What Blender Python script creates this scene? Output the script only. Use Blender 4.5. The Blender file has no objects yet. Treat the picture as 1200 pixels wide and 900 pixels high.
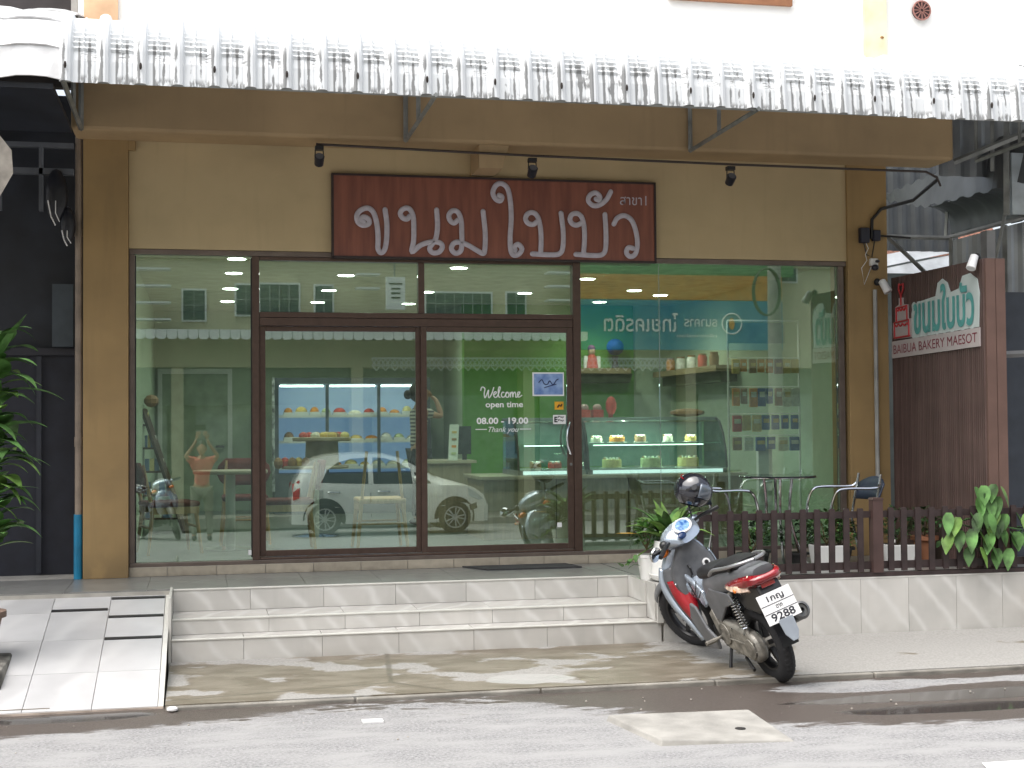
import bpy, bmesh, math, random
from mathutils import Vector, Matrix
random.seed(7)
R = math.radians
sc = bpy.context.scene
col = sc.collection

# ------------------------------------------------------------------ camera, world, sun
cam_data = bpy.data.cameras.new('camera'); cam = bpy.data.objects.new('camera', cam_data); col.objects.link(cam)
YAW, PITCH, ROLL = 0.216129, 0.0286843, -0.0079516
fw = Vector((math.sin(YAW)*math.cos(PITCH), math.cos(YAW)*math.cos(PITCH), math.sin(PITCH)))
rt = Vector((math.cos(YAW), -math.sin(YAW), 0)); up = rt.cross(fw)
r2 = rt*math.cos(ROLL)+up*math.sin(ROLL); u2 = -rt*math.sin(ROLL)+up*math.cos(ROLL)
M = Matrix((( r2.x,u2.x,-fw.x,0),(r2.y,u2.y,-fw.y,0),(r2.z,u2.z,-fw.z,0),(0,0,0,1)))
M.translation = Vector((0, -12.0961, 1.73196)); cam.matrix_world = M
cam_data.sensor_width = 36; cam_data.lens = 1663.675/1200*36; cam_data.clip_start = 0.05; cam_data.clip_end = 2000
sc.camera = cam
SUN_EL, SUN_AZ = R(66), R(248)
w = bpy.data.worlds.new('World'); sc.world = w; w.use_nodes = True
nt = w.node_tree; sky = nt.nodes.new('ShaderNodeTexSky'); sky.sky_type = 'NISHITA'; sky.sun_disc = False
sky.sun_elevation = SUN_EL; sky.sun_rotation = SUN_AZ; sky.dust_density = 4.0; sky.air_density = 1.0; sky.ozone_density = 0.6
bgn = nt.nodes['Background']; hs_ = nt.nodes.new('ShaderNodeHueSaturation'); hs_.inputs['Saturation'].default_value = .45; nt.links.new(sky.outputs[0], hs_.inputs['Color']); nt.links.new(hs_.outputs[0], bgn.inputs[0]); bgn.inputs[1].default_value = 0.15
sd = bpy.data.lights.new('sun', 'SUN'); sd.energy = 1.9; sd.angle = R(80); sd.color = (1, .97, .92)
so = bpy.data.objects.new('sun', sd); col.objects.link(so)
sdir = Vector((math.sin(SUN_AZ)*math.cos(SUN_EL), math.cos(SUN_AZ)*math.cos(SUN_EL), math.sin(SUN_EL)))
so.rotation_euler = sdir.to_track_quat('Z', 'Y').to_euler()
sc.view_settings.view_transform = 'Standard'; sc.view_settings.look = 'None'; sc.view_settings.gamma = 1
sc.view_settings.exposure = 1.08
sc.cycles.max_bounces = 8; sc.cycles.transparent_max_bounces = 16; sc.cycles.glossy_bounces = 5
sc.cycles.use_denoising = True
sc.cycles.caustics_reflective = False; sc.cycles.caustics_refractive = False

# ------------------------------------------------------------------ helpers
def tag(o, label=None, cat=None, group=None, kind=None):
    if label: o['label'] = label
    if cat: o['category'] = cat
    if group: o['group'] = group
    if kind: o['kind'] = kind
    return o
def thing(name, label, cat, loc=(0,0,0), rz=0, group=None, rot=None):
    o = bpy.data.objects.new(name, None); col.objects.link(o); o.location = loc
    o.rotation_euler = rot if rot else (0,0,rz); o.empty_display_size = .1
    return tag(o, label, cat, group)
def root_loc(p):
    v = Vector((0,0,0))
    while p is not None: v += p.location; p = p.parent
    return v
class MB:
    def __init__(s): s.v = []; s.f = []
    def add(s, vs, fs, m=None):
        b = len(s.v); s.v += [tuple(m @ Vector(v)) if m else tuple(v) for v in vs]; s.f += [tuple(i+b for i in f) for f in fs]; return s
    def box(s, x0, x1, y0, y1, z0, z1, m=None):
        return s.add([(x0,y0,z0),(x1,y0,z0),(x1,y1,z0),(x0,y1,z0),(x0,y0,z1),(x1,y0,z1),(x1,y1,z1),(x0,y1,z1)],
              [(0,3,2,1),(4,5,6,7),(0,1,5,4),(1,2,6,5),(2,3,7,6),(3,0,4,7)], m)
    def grid(s, rows, close=False, caps=False, m=None):
        n = len(rows[0]); vs = [p for r in rows for p in r]; fs = []
        for i in range(len(rows)-1):
            for j in range(n if close else n-1):
                k = (j+1) % n; fs.append((i*n+j, i*n+k, (i+1)*n+k, (i+1)*n+j))
        if caps: fs.append(tuple(range(n-1,-1,-1))); fs.append(tuple((len(rows)-1)*n+j for j in range(n)))
        return s.add(vs, fs, m)
    def tube(s, pts, r, n=8, sy=None, caps=True, m=None, up=None):
        P = [Vector(p) for p in pts]; rows = []; prev = None
        for i, p in enumerate(P):
            t = (P[min(i+1,len(P)-1)]-P[max(i-1,0)])
            if t.length < 1e-9: t = Vector((0,0,1))
            t.normalize()
            a = Vector(up) if up else (prev if prev is not None else (Vector((0,0,1)) if abs(t.z) < .9 else Vector((1,0,0))))
            b = t.cross(a)
            if b.length < 1e-6: b = t.orthogonal()
            b.normalize(); a = b.cross(t).normalized(); prev = a
            rr = r[i] if isinstance(r, (list,tuple)) else r
            ra = rr*(sy if sy else 1)
            rows.append([tuple(p + b*rr*math.cos(2*math.pi*k/n) + a*ra*math.sin(2*math.pi*k/n)) for k in range(n)])
        return s.grid(rows, True, caps, m)
    def lathe(s, prof, n=20, c=(0,0,0), m=None):
        rows = [[(c[0]+r*math.cos(2*math.pi*k/n), c[1]+r*math.sin(2*math.pi*k/n), c[2]+z) for k in range(n)] for r, z in prof]
        return s.grid(rows, True, True, m)
    def prism(s, poly, ax, a, b, m=None):
        def P(p, d): return {'y': (p[0], d, p[1]), 'x': (d, p[0], p[1]), 'z': (p[0], p[1], d)}[ax]
        n = len(poly); vs = [P(p,a) for p in poly]+[P(p,b) for p in poly]
        fs = [tuple(range(n)), tuple(range(2*n-1,n-1,-1))]+[(i,(i+1)%n,n+(i+1)%n,n+i) for i in range(n)]
        return s.add(vs, fs, m)
    def ell(s, c, r, n=12, m=None, z0=-1, z1=1):
        rows = []
        k = max(5, n//2+1)
        for i in range(k+1):
            t = math.asin(z0)+(math.asin(z1)-math.asin(z0))*i/k
            q = max(math.cos(t), .004)
            rows.append([(c[0]+r[0]*q*math.cos(2*math.pi*j/n), c[1]+r[1]*q*math.sin(2*math.pi*j/n), c[2]+r[2]*math.sin(t)) for j in range(n)])
        return s.grid(rows, True, True, m)
    def build(s, name, mt, parent=None, local=False, smooth=False, bevel=0, subsurf=0, fix=True):
        me = bpy.data.meshes.new(name)
        vs = s.v
        if parent is not None and not local:
            L = root_loc(parent); vs = [(a-L.x, b-L.y, c-L.z) for a,b,c in vs]
        me.from_pydata(vs, [], s.f)
        if fix:
            bm = bmesh.new(); bm.from_mesh(me); bmesh.ops.recalc_face_normals(bm, faces=bm.faces); bm.to_mesh(me); bm.free()
        if mt: me.materials.append(mt)
        if smooth:
            me.polygons.foreach_set('use_smooth', [True]*len(me.polygons))
            try: me.set_sharp_from_angle(angle=R(40))
            except Exception: pass
        o = bpy.data.objects.new(name, me); col.objects.link(o)
        if parent is not None: o.parent = parent
        if bevel:
            b = o.modifiers.new('bevel','BEVEL'); b.width = bevel; b.segments = 2; b.limit_method = 'ANGLE'
        if subsurf:
            b = o.modifiers.new('sub','SUBSURF'); b.levels = subsurf; b.render_levels = subsurf
        return o
def children(o): return [c for c in bpy.data.objects if c.parent == o]
def copy_tree(o, parent=None):
    c = o.copy(); col.objects.link(c); c.parent = parent
    for ch in children(o): copy_tree(ch, c)
    return c
def smoothline(pts, k=6):
    P = [Vector(p) for p in pts]; P = [P[0]*2-P[1]]+P+[P[-1]*2-P[-2]]; out = []
    for i in range(1, len(P)-2):
        for j in range(k):
            t = j/k; a,b,c,d = P[i-1:i+3]
            out.append(tuple(.5*((2*b)+(c-a)*t+(2*a-5*b+4*c-d)*t*t+(3*b-a-3*c+d)*t*t*t)))
    out.append(tuple(P[-2])); return out

# ------------------------------------------------------------------ materials
MATS = {}
def mat(name, c, rough=.6, metal=0, var=.12, scale=6, bump=0, bscale=40, spec=.5, coat=0, rand=0, c2=None, emit=0, stretch=None, detail=4):
    if name in MATS: return MATS[name]
    m = bpy.data.materials.new(name); m.use_nodes = True; n = m.node_tree.nodes; l = m.node_tree.links
    b = n['Principled BSDF']; b.inputs['Roughness'].default_value = rough; b.inputs['Metallic'].default_value = metal
    b.inputs['Specular IOR Level'].default_value = spec
    if coat: b.inputs['Coat Weight'].default_value = coat; b.inputs['Coat Roughness'].default_value = .05
    tc = n.new('ShaderNodeTexCoord'); src = tc.outputs['Object']
    if stretch:
        mp = n.new('ShaderNodeMapping'); mp.inputs['Scale'].default_value = stretch; l.new(src, mp.inputs[0]); src = mp.outputs[0]
    nz = n.new('ShaderNodeTexNoise'); nz.inputs['Scale'].default_value = scale; nz.inputs['Detail'].default_value = detail; l.new(src, nz.inputs['Vector'])
    mx = n.new('ShaderNodeMix'); mx.data_type = 'RGBA'
    c = tuple(c); k = c2 if c2 else tuple(x*(1-2*var) for x in c)
    mx.inputs['A'].default_value = (*k, 1); mx.inputs['B'].default_value = (*c, 1) if c2 else (*[min(1,x*(1+var*.6)) for x in c], 1)
    rp = n.new('ShaderNodeMapRange'); rp.inputs['From Min'].default_value = .3; rp.inputs['From Max'].default_value = .68
    l.new(nz.outputs['Fac'], rp.inputs[0]); l.new(rp.outputs[0], mx.inputs['Factor']); out = mx.outputs['Result']
    if rand:
        oi = n.new('ShaderNodeObjectInfo'); hs = n.new('ShaderNodeHueSaturation'); mr = n.new('ShaderNodeMapRange')
        mr.inputs['To Min'].default_value = 1-rand; mr.inputs['To Max'].default_value = 1+rand
        l.new(oi.outputs['Random'], mr.inputs[0]); l.new(mr.outputs[0], hs.inputs['Value']); l.new(out, hs.inputs['Color']); out = hs.outputs[0]
    l.new(out, b.inputs['Base Color'])
    if bump:
        n2 = n.new('ShaderNodeTexNoise'); n2.inputs['Scale'].default_value = bscale; n2.inputs['Detail'].default_value = 5; l.new(src, n2.inputs['Vector'])
        bp = n.new('ShaderNodeBump'); bp.inputs['Strength'].default_value = bump; bp.inputs['Distance'].default_value = .01
        l.new(n2.outputs['Fac'], bp.inputs['Height']); l.new(bp.outputs[0], b.inputs['Normal'])
    if emit:
        b.inputs['Emission Color'].default_value = (*c, 1); b.inputs['Emission Strength'].default_value = emit
    MATS[name] = m; return m
def nd(m): return m.node_tree.nodes, m.node_tree.links
def mathn(m, op, a, b=None, c=None, clamp=False):
    n, l = nd(m); x = n.new('ShaderNodeMath'); x.operation = op; x.use_clamp = clamp
    for i, q in enumerate((a, b, c)):
        if q is None: continue
        if isinstance(q, (int, float)): x.inputs[i].default_value = q
        else: l.new(q, x.inputs[i])
    return x.outputs[0]
def glass(name, tint, refl, rough=0):
    m = bpy.data.materials.new(name); m.use_nodes = True; n, l = nd(m)
    n.remove(n['Principled BSDF']); o = n['Material Output']
    t = n.new('ShaderNodeBsdfTransparent'); t.inputs[0].default_value = (*tint, 1)
    g = n.new('ShaderNodeBsdfGlossy'); g.inputs['Roughness'].default_value = rough; g.inputs[0].default_value = (.93,1,.95,1)
    lw = n.new('ShaderNodeLayerWeight'); lw.inputs[0].default_value = .12
    f = mathn(m, 'MULTIPLY_ADD', lw.outputs['Fresnel'], .9, refl, True)
    mx = n.new('ShaderNodeMixShader'); l.new(f, mx.inputs[0]); l.new(t.outputs[0], mx.inputs[1]); l.new(g.outputs[0], mx.inputs[2]); l.new(mx.outputs[0], o.inputs[0])
    MATS[name] = m; return m
def emis(name, c, s):
    m = bpy.data.materials.new(name); m.use_nodes = True; n, l = nd(m); b = n['Principled BSDF']
    b.inputs['Base Color'].default_value = (.8,.8,.8,1); b.inputs['Emission Color'].default_value = (*c,1); b.inputs['Emission Strength'].default_value = s
    MATS[name] = m; return m
def marble(name, base, vein, rough=.25, scale=1.6):
    m = mat(name, base, rough, var=.06, scale=3, rand=.07); n, l = nd(m); b = n['Principled BSDF']
    src = b.inputs['Base Color'].links[0].from_socket
    g = n.new('ShaderNodeNewGeometry'); oi = n.new('ShaderNodeObjectInfo')
    add = n.new('ShaderNodeVectorMath'); add.operation = 'ADD'; l.new(g.outputs['Position'], add.inputs[0])
    cb = n.new('ShaderNodeCombineXYZ'); r = mathn(m, 'MULTIPLY', oi.outputs['Random'], 7); l.new(r, cb.inputs[0]); l.new(r, cb.inputs[2]); l.new(cb.outputs[0], add.inputs[1])
    mp = n.new('ShaderNodeMapping'); mp.inputs['Rotation'].default_value = (0, R(38), R(25)); l.new(add.outputs[0], mp.inputs[0])
    wv = n.new('ShaderNodeTexWave'); wv.inputs['Scale'].default_value = scale; wv.inputs['Distortion'].default_value = 3.5; wv.inputs['Detail'].default_value = 3; wv.inputs['Detail Scale'].default_value = 1.3
    l.new(mp.outputs[0], wv.inputs['Vector'])
    p = mathn(m, 'POWER', wv.outputs['Fac'], 7); p = mathn(m, 'MULTIPLY', p, .75)
    mx = n.new('ShaderNodeMix'); mx.data_type = 'RGBA'; l.new(p, mx.inputs['Factor']); l.new(src, mx.inputs['A']); mx.inputs['B'].default_value = (*vein,1)
    l.new(mx.outputs['Result'], b.inputs['Base Color']); return m
wall_tan = mat('painted_wall_tan', (.55,.435,.255), .8, var=.07, scale=1.2, bump=.06, bscale=60)
wall_brown = mat('painted_wall_brown', (.36,.24,.105), .75, var=.10, scale=1.5, bump=.06, bscale=60)
beam_brown = mat('painted_beam_brown', (.43,.305,.17), .8, var=.08, scale=1.2)
white_wall = mat('white_upper_wall', (.8,.79,.76), .8, var=.03, scale=1)
peach = mat('peach_paint', (.75,.48,.29), .8)
cream = mat('cream_paint', (.8,.74,.5), .8)
bronze = mat('bronze_aluminium', (.10,.064,.05), .35, .35, var=.08, scale=20)
bronze_d = mat('dark_gasket', (.02,.018,.018), .5)
black = mat('black_plastic', (.02,.02,.022), .45)
rubber = mat('tyre_rubber', (.028,.028,.03), .85, var=.2, bump=.2, bscale=200)
chrome = mat('chrome', (.75,.76,.78), .12, 1, var=.05)
steel = mat('painted_steel', (.3,.31,.3), .5, .4, var=.2)
galv = mat('galvanised_sheet', (.34,.36,.38), .45, .55, var=.15, scale=3)
white_tile = marble('marble_tile', (.545,.53,.50), (.64,.63,.605))
ramp_tile = marble('ramp_marble_tile', (.47,.47,.475), (.53,.53,.53), .3, .9)
nosing = mat('white_nosing', (.62,.61,.57), .35, var=.04)
grout = mat('grout', (.42,.40,.36), .9)
grey_tile = mat('grey_porch_tile', (.235,.235,.225), .3, var=.08, scale=9, rand=.05)
beige_tile = mat('beige_plinth_tile', (.44,.39,.31), .4, var=.07, scale=14, rand=.08)
pale_green = mat('interior_pale_green', (.44,.52,.40), .7, var=.03)
green = mat('interior_green', (.12,.33,.05), .7, var=.05)
floor_in = mat('interior_floor_tile', (.15,.165,.155), .3, var=.05)
ceil_in = mat('ceiling_white', (.52,.55,.45), .8)
wood = mat('light_wood', (.72,.46,.27), .5, var=.15, scale=8, stretch=(6,6,1))
dwood = mat('dark_wood', (.09,.05,.035), .5, var=.2, scale=8)
red_fab = mat('burgundy_fabric', (.17,.028,.022), .9)
laminate = mat('counter_laminate', (.40,.32,.23), .5, var=.12, scale=5, stretch=(8,8,.7))
fence_m = mat('fence_brown_paint', (.04,.025,.025), .5, var=.2, scale=10, bump=.1, bscale=80)
white_pl = mat('white_glazed_pot', (.82,.82,.80), .25, var=.03)
terra = mat('terracotta', (.40,.17,.085), .8, var=.15)
soil = mat('soil', (.05,.035,.025), .95, bump=.5, bscale=60)
leaf_m = mat('leaf_green', (.10,.225,.06), .55, var=.4, scale=9, spec=.3, rand=.35)
leaf_l = mat('leaf_lime', (.17,.31,.07), .55, var=.35, scale=9, spec=.3, rand=.3)
leaf_d = mat('leaf_dark', (.045,.12,.032), .5, var=.35, scale=6, rand=.2)
leaf_y = mat('leaf_yellow', (.75,.42,.05), .5, var=.2, scale=8)
letter = mat('sign_letter_grey', (.52,.49,.56), .5, var=.08, scale=20)
signwood = mat('sign_red_wood', (.17,.047,.034), .4, c2=(.095,.026,.02), scale=7, stretch=(2.4,1,.25), detail=7, rough_=None) if False else mat('sign_red_wood', (.27,.095,.062), .42, c2=(.17,.055,.04), scale=7, stretch=(2.4,1,.25), detail=7)
white_p = mat('white_paint', (.8,.8,.8), .4, var=.03)
navy = mat('dark_shutter', (.022,.026,.038), .5, var=.25, scale=3)
blue_pvc = mat('blue_pvc', (.01,.20,.36), .4)
grey_pvc = mat('pvc_brown_grey', (.27,.21,.16), .5, var=.2)

def weather(m, amt=.18, z0=.5, z1=.85):
    """faint run-off streaks, blotches and a dirty foot near the ground"""
    n, l = nd(m); b = n['Principled BSDF']; src = b.inputs['Base Color'].links[0].from_socket
    g = n.new('ShaderNodeNewGeometry'); s = n.new('ShaderNodeSeparateXYZ'); l.new(g.outputs['Position'], s.inputs[0])
    def nz(sc_, st, d=6):
        mp = n.new('ShaderNodeMapping'); mp.inputs['Scale'].default_value = st; l.new(g.outputs['Position'], mp.inputs[0])
        z = n.new('ShaderNodeTexNoise'); z.inputs['Scale'].default_value = sc_; z.inputs['Detail'].default_value = d; l.new(mp.outputs[0], z.inputs['Vector']); return z.outputs['Fac']
    def rmp(v, a, c):
        r = n.new('ShaderNodeMapRange'); r.interpolation_type = 'SMOOTHSTEP'; r.inputs['From Min'].default_value = a; r.inputs['From Max'].default_value = c; l.new(v, r.inputs[0]); return r.outputs[0]
    st = rmp(nz(3, (4,4,.35)), .52, .72); bl = rmp(nz(2.2, (1,1,1.4), 8), .5, .75)
    ft = mathn(m, 'MULTIPLY', rmp(s.outputs[2], z1, z0), rmp(nz(6, (1,1,.6)), .35, .6))
    f = mathn(m, 'MULTIPLY', mathn(m, 'MAXIMUM', mathn(m, 'MAXIMUM', mathn(m, 'MULTIPLY', st, .35), mathn(m, 'MULTIPLY', bl, .6)), ft), amt)
    x = n.new('ShaderNodeMix'); x.data_type = 'RGBA'; l.new(f, x.inputs['Factor']); l.new(src, x.inputs['A']); x.inputs['B'].default_value = (.06,.05,.035,1); l.new(x.outputs['Result'], b.inputs['Base Color'])
weather(wall_tan, .16); weather(wall_brown, .32); weather(beam_brown, .22); weather(white_tile, .14, .04, .16); weather(nosing, .2, .0, .1); weather(beige_tile, .3, .5, .56); weather(grey_tile, .2, -1, 0)

# ------------------------------------------------------------------ text and letter strokes
def text_mb(body, w_, h_=None, ext=.004, off=0, shear=0):
    """flat lettering as a mesh: x right, z up, scaled to the width, lower left at 0,0; front towards -y"""
    c = bpy.data.curves.new('t','FONT'); c.body = body; c.size = 1; c.extrude = 0; c.resolution_u = 3; c.offset = off; c.shear = shear
    o = bpy.data.objects.new('t', c); col.objects.link(o)
    me = o.to_mesh() if False else None
    dg = bpy.context.evaluated_depsgraph_get(); dg.update(); ev = o.evaluated_get(dg); me = ev.to_mesh()
    vs = [v.co.copy() for v in me.vertices]; fs = [tuple(p.vertices) for p in me.polygons]; ev.to_mesh_clear()
    bpy.data.objects.remove(o); bpy.data.curves.remove(c)
    x0 = min(v.x for v in vs); x1 = max(v.x for v in vs); y0 = min(v.y for v in vs); y1 = max(v.y for v in vs)
    s = w_/(x1-x0); t = h_/(y1-y0) if h_ else s
    m = MB(); m.add([((v.x-x0)*s, 0, (v.y-y0)*t) for v in vs], fs); m.h = (y1-y0)*t
    # give it thickness: copy of the outline pushed back
    return m
def place(mb, origin, xdir=(1,0,0), zdir=(0,0,1)):
    X = Vector(xdir).normalized(); Z = Vector(zdir).normalized(); Y = Z.cross(X)
    m = Matrix((( X.x,Y.x,Z.x,origin[0]),(X.y,Y.y,Z.y,origin[1]),(X.z,Y.z,Z.z,origin[2]),(0,0,0,1)))
    mb.v = [tuple(m @ Vector(v)) for v in mb.v]; return mb
def stroke(mb, pts, r, depth=.4, n=8, k=5):
    P = smoothline([(a,0,b) for a,b in pts], k); mb.tube(P, r, n, sy=None, up=(0,1,0)); return mb

# ------------------------------------------------------------------ plants
def leaf(mb, base, d, L, W, droop=.6, fold=.25, curl=0, n=6, tipw=.05):
    """one leaf: base point, direction, length, width; bends down along its length"""
    d = Vector(d).normalized(); p = Vector(base); side = d.cross(Vector((0,0,1)))
    if side.length < .05: side = Vector((1,0,0))
    side.normalize(); rows = []
    for i in range(n+1):
        t = i/n; wv = W*max(tipw, math.sin(math.pi*min(1,(t*.93+.07))**.75))*.5
        nrm = side.cross(d).normalized()
        rows.append([tuple(p-side*wv+nrm*fold*wv), tuple(p), tuple(p+side*wv+nrm*fold*wv)])
        p = p + d*(L/n); d = (d + Vector((0,0,-1))*droop/n + side*curl/n).normalized()
        side = (side - d*side.dot(d)).normalized()
    mb.grid(rows)

# ================================================================== SETTING
def pos_xyz(m):
    n, l = nd(m); g = n.new('ShaderNodeNewGeometry'); s = n.new('ShaderNodeSeparateXYZ'); l.new(g.outputs['Position'], s.inputs[0]); return g.outputs['Position'], s.outputs
def noise_at(m, pos, scale, detail=6, stretch=None, rough=.55):
    n, l = nd(m)
    if stretch:
        mp = n.new('ShaderNodeMapping'); mp.inputs['Scale'].default_value = stretch; l.new(pos, mp.inputs[0]); pos = mp.outputs[0]
    z = n.new('ShaderNodeTexNoise'); z.inputs['Scale'].default_value = scale; z.inputs['Detail'].default_value = detail; z.inputs['Roughness'].default_value = rough; l.new(pos, z.inputs['Vector']); return z.outputs['Fac']
def ramp01(m, v, a, b):
    n, l = nd(m); r = n.new('ShaderNodeMapRange'); r.interpolation_type = 'SMOOTHSTEP'; r.inputs['From Min'].default_value = a; r.inputs['From Max'].default_value = b; l.new(v, r.inputs[0]); return r.outputs[0]
def mixc(m, f, a, b):
    n, l = nd(m); x = n.new('ShaderNodeMix'); x.data_type = 'RGBA'; l.new(f, x.inputs['Factor'])
    for q, i in ((a,'A'),(b,'B')):
        if isinstance(q, tuple): x.inputs[i].default_value = (*q,1)
        else: l.new(q, x.inputs[i])
    return x.outputs['Result']
def ellipse(m, xyz, cx, cy, rx, ry, nz, amp=.6):
    """1 inside, 0 outside of an ellipse on the ground whose edge the noise frays"""
    a = mathn(m, 'DIVIDE', mathn(m, 'SUBTRACT', xyz[0], cx), rx); b = mathn(m, 'DIVIDE', mathn(m, 'SUBTRACT', xyz[1], cy), ry)
    d = mathn(m, 'SQRT', mathn(m, 'ADD', mathn(m, 'MULTIPLY', a, a), mathn(m, 'MULTIPLY', b, b)))
    d = mathn(m, 'ADD', d, mathn(m, 'MULTIPLY', mathn(m, 'SUBTRACT', nz, .5), amp*2))
    return ramp01(m, mathn(m, 'MULTIPLY', d, -1), -1.06, -.94)
# road: dry pale asphalt with a wet band along the kerb and puddles
m = road_m = mat('asphalt_road', (.3,.3,.3), .85); n, l = nd(m); b = n['Principled BSDF']
pos, xyz = pos_xyz(m)
fine = noise_at(m, pos, 55, 8, None, .8); mid = noise_at(m, pos, 2.2, 8, (1,2.5,1)); frag = noise_at(m, pos, 5, 9, (1,3,1), .65)
dry = mixc(m, ramp01(m, fine, .3, .7), (.10,.10,.105), (.37,.368,.365)); dry = mixc(m, ramp01(m, mid, .35, .7), dry, (.30,.298,.295))
wet = mixc(m, ramp01(m, fine, .35, .7), (.060,.049,.043), (.125,.105,.093))
# wet edge: y of the boundary follows the kerb, deeper at both ends
edge = mathn(m, 'ADD', mathn(m, 'MULTIPLY', mathn(m, 'SUBTRACT', mid, .5), 1.1), mathn(m, 'MULTIPLY', mathn(m, 'SUBTRACT', frag, .5), 1.6))
t = mathn(m, 'ADD', xyz[1], edge)
band = ramp01(m, t, -3.36, -3.28)
e1 = ellipse(m, xyz, -1.4, -3.05, 2.15, .60, frag, .4); e2 = ellipse(m, xyz, 4.7, -3.65, 2.3, 1.0, frag, .35); e2b = ellipse(m, xyz, 2.9, -3.35, .9, .42, frag, .4)
wetm = mathn(m, 'MAXIMUM', band, mathn(m, 'MAXIMUM', e1, mathn(m, 'MAXIMUM', e2, e2b)))
d1 = ellipse(m, xyz, 4.25, -3.42, .62, .19, frag, .45); d2 = ellipse(m, xyz, 5.6, -3.42, .5, .12, frag, .6)
d3 = ellipse(m, xyz, 4.9, -3.42, .4, .09, frag, .6)
wetm = mathn(m, 'MULTIPLY', wetm, mathn(m, 'SUBTRACT', 1, mathn(m, 'MAXIMUM', d1, mathn(m, 'MAXIMUM', d2, d3))))
speck = ramp01(m, noise_at(m, pos, 7, 10, (1,3.5,1), .7), .585, .625); speck = mathn(m, 'MULTIPLY', speck, ramp01(m, xyz[1], -4.3, -3.4))
wetm = mathn(m, 'MAXIMUM', wetm, mathn(m, 'MULTIPLY', speck, .7))
pud = mathn(m, 'MAXIMUM', ellipse(m, xyz, -.8, -3.2, .55, .12, mid, .4), mathn(m, 'MAXIMUM', ellipse(m, xyz, 4.45, -4.22, .75, .14, mid, .35), ellipse(m, xyz, 4.9, -3.85, 1.3, .16, mid, .4)))
c = mixc(m, wetm, dry, wet); c = mixc(m, mathn(m, 'MULTIPLY', pud, wetm), c, (.05,.045,.042)); l.new(c, b.inputs['Base Color'])
pw = mathn(m, 'MULTIPLY', pud, wetm)
rg = mathn(m, 'SUBTRACT', .88, mathn(m, 'MULTIPLY', wetm, .5)); rg = mathn(m, 'SUBTRACT', rg, mathn(m, 'MULTIPLY', pw, .35)); l.new(rg, b.inputs['Roughness'])
bp = n.new('ShaderNodeBump'); bp.inputs['Distance'].default_value = .006; l.new(fine, bp.inputs['Height'])
l.new(mathn(m, 'SUBTRACT', .8, mathn(m, 'MULTIPLY', pw, .79)), bp.inputs['Strength']); l.new(bp.outputs[0], b.inputs['Normal'])
g = MB(); g.box(-300,300,-300,300,-.5,-.42).build('ground', mat('far_ground', (.2,.19,.17), .9)); tag(bpy.data.objects['ground'], kind='structure')
rd = MB(); N = 60; rows = []
for j, y in enumerate([-17,-14,-12.5,-10,-7,-6,-5,-4.5,-4,-3.6,-3.2,-3.0]):
    zz = 0 if y > -6 else -.03*(-6-y)
    rows.append([(-40+80*i/N, y, zz+.004*math.sin(i*1.3+y*2)) for i in range(N+1)])
rd.grid(rows).build('road', road_m, fix=False, smooth=True); tag(bpy.data.objects['road'], kind='structure')
for p in bpy.data.objects['road'].data.polygons: pass
MB().box(-40,40,-25,-17.0,-.42,-.2).build('far_pavement', mat('concrete_plain', (.33,.32,.3), .9)); tag(bpy.data.objects['far_pavement'], kind='structure')
rl = MB().grid([[(3.75,-5.85,.008),(40,-5.80,.008)],[(3.85,-5.55,.008),(40,-5.50,.008)]]).build('road_line', mat('road_paint', (.75,.75,.72), .7, bump=.3), fix=False); tag(rl, kind='structure')
# pavement of stained concrete, kerb in lengths
m = mat('stained_concrete', (.3,.28,.24), .85); n, l = nd(m); b = n['Principled BSDF']; pos, xyz = pos_xyz(m)
a = noise_at(m, pos, 1.5, 8, (1,1.6,1)); a2 = noise_at(m, pos, 60, 5); a3 = noise_at(m, pos, 3.5, 9, (1,2.2,1))
pale = mixc(m, ramp01(m, a2, .3, .7), (.25,.243,.228), (.32,.312,.295)); damp = mixc(m, ramp01(m, a3, .35, .65), (.135,.114,.084), (.20,.175,.138))
right = ramp01(m, xyz[0], 3.2, 4.6)
f = mathn(m, 'ADD', a, mathn(m, 'MULTIPLY', right, .22))
f = mathn(m, 'ADD', f, mathn(m, 'MULTIPLY', ramp01(m, xyz[1], -2.2, -1.8), .05))
c = mixc(m, ramp01(m, f, .535, .575), damp, pale)
pt = ellipse(m, xyz, 2.12, -2.83, .30, .16, a3, .35); c = mixc(m, pt, c, (.34,.335,.32))
# a crack across
vor = n.new('ShaderNodeTexVoronoi'); vor.feature = 'DISTANCE_TO_EDGE'; vor.inputs['Scale'].default_value = .45; l.new(pos, vor.inputs['Vector'])
cr = ramp01(m, mathn(m, 'SUBTRACT', mathn(m, 'MULTIPLY', a3, .012), vor.outputs['Distance']), -.003, .004)
c = mixc(m, mathn(m, 'MULTIPLY', mathn(m, 'MULTIPLY', cr, ramp01(m, xyz[0], 2.6, 2.2)), .7), c, (.09,.08,.06)); l.new(c, b.inputs['Base Color'])
l.new(mathn(m, 'ADD', .45, mathn(m, 'MULTIPLY', ramp01(m, f, .5, .6), .4)), b.inputs['Roughness'])
bp = n.new('ShaderNodeBump'); bp.inputs['Distance'].default_value = .004; bp.inputs['Strength'].default_value = .6; l.new(a2, bp.inputs['Height']); l.new(bp.outputs[0], b.inputs['Normal'])
MB().add([(-.215,-3.1,.034),(12,-3.16,.034),(12,0,.10),(-.215,0,.10),(-.215,-3.1,-.3),(12,-3.16,-.3),(12,0,-.3),(-.215,0,-.3)],[(0,1,2,3),(0,4,5,1),(1,5,6,2),(2,6,7,3),(3,7,4,0)]).build('pavement', m); tag(bpy.data.objects['pavement'], kind='structure')
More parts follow.
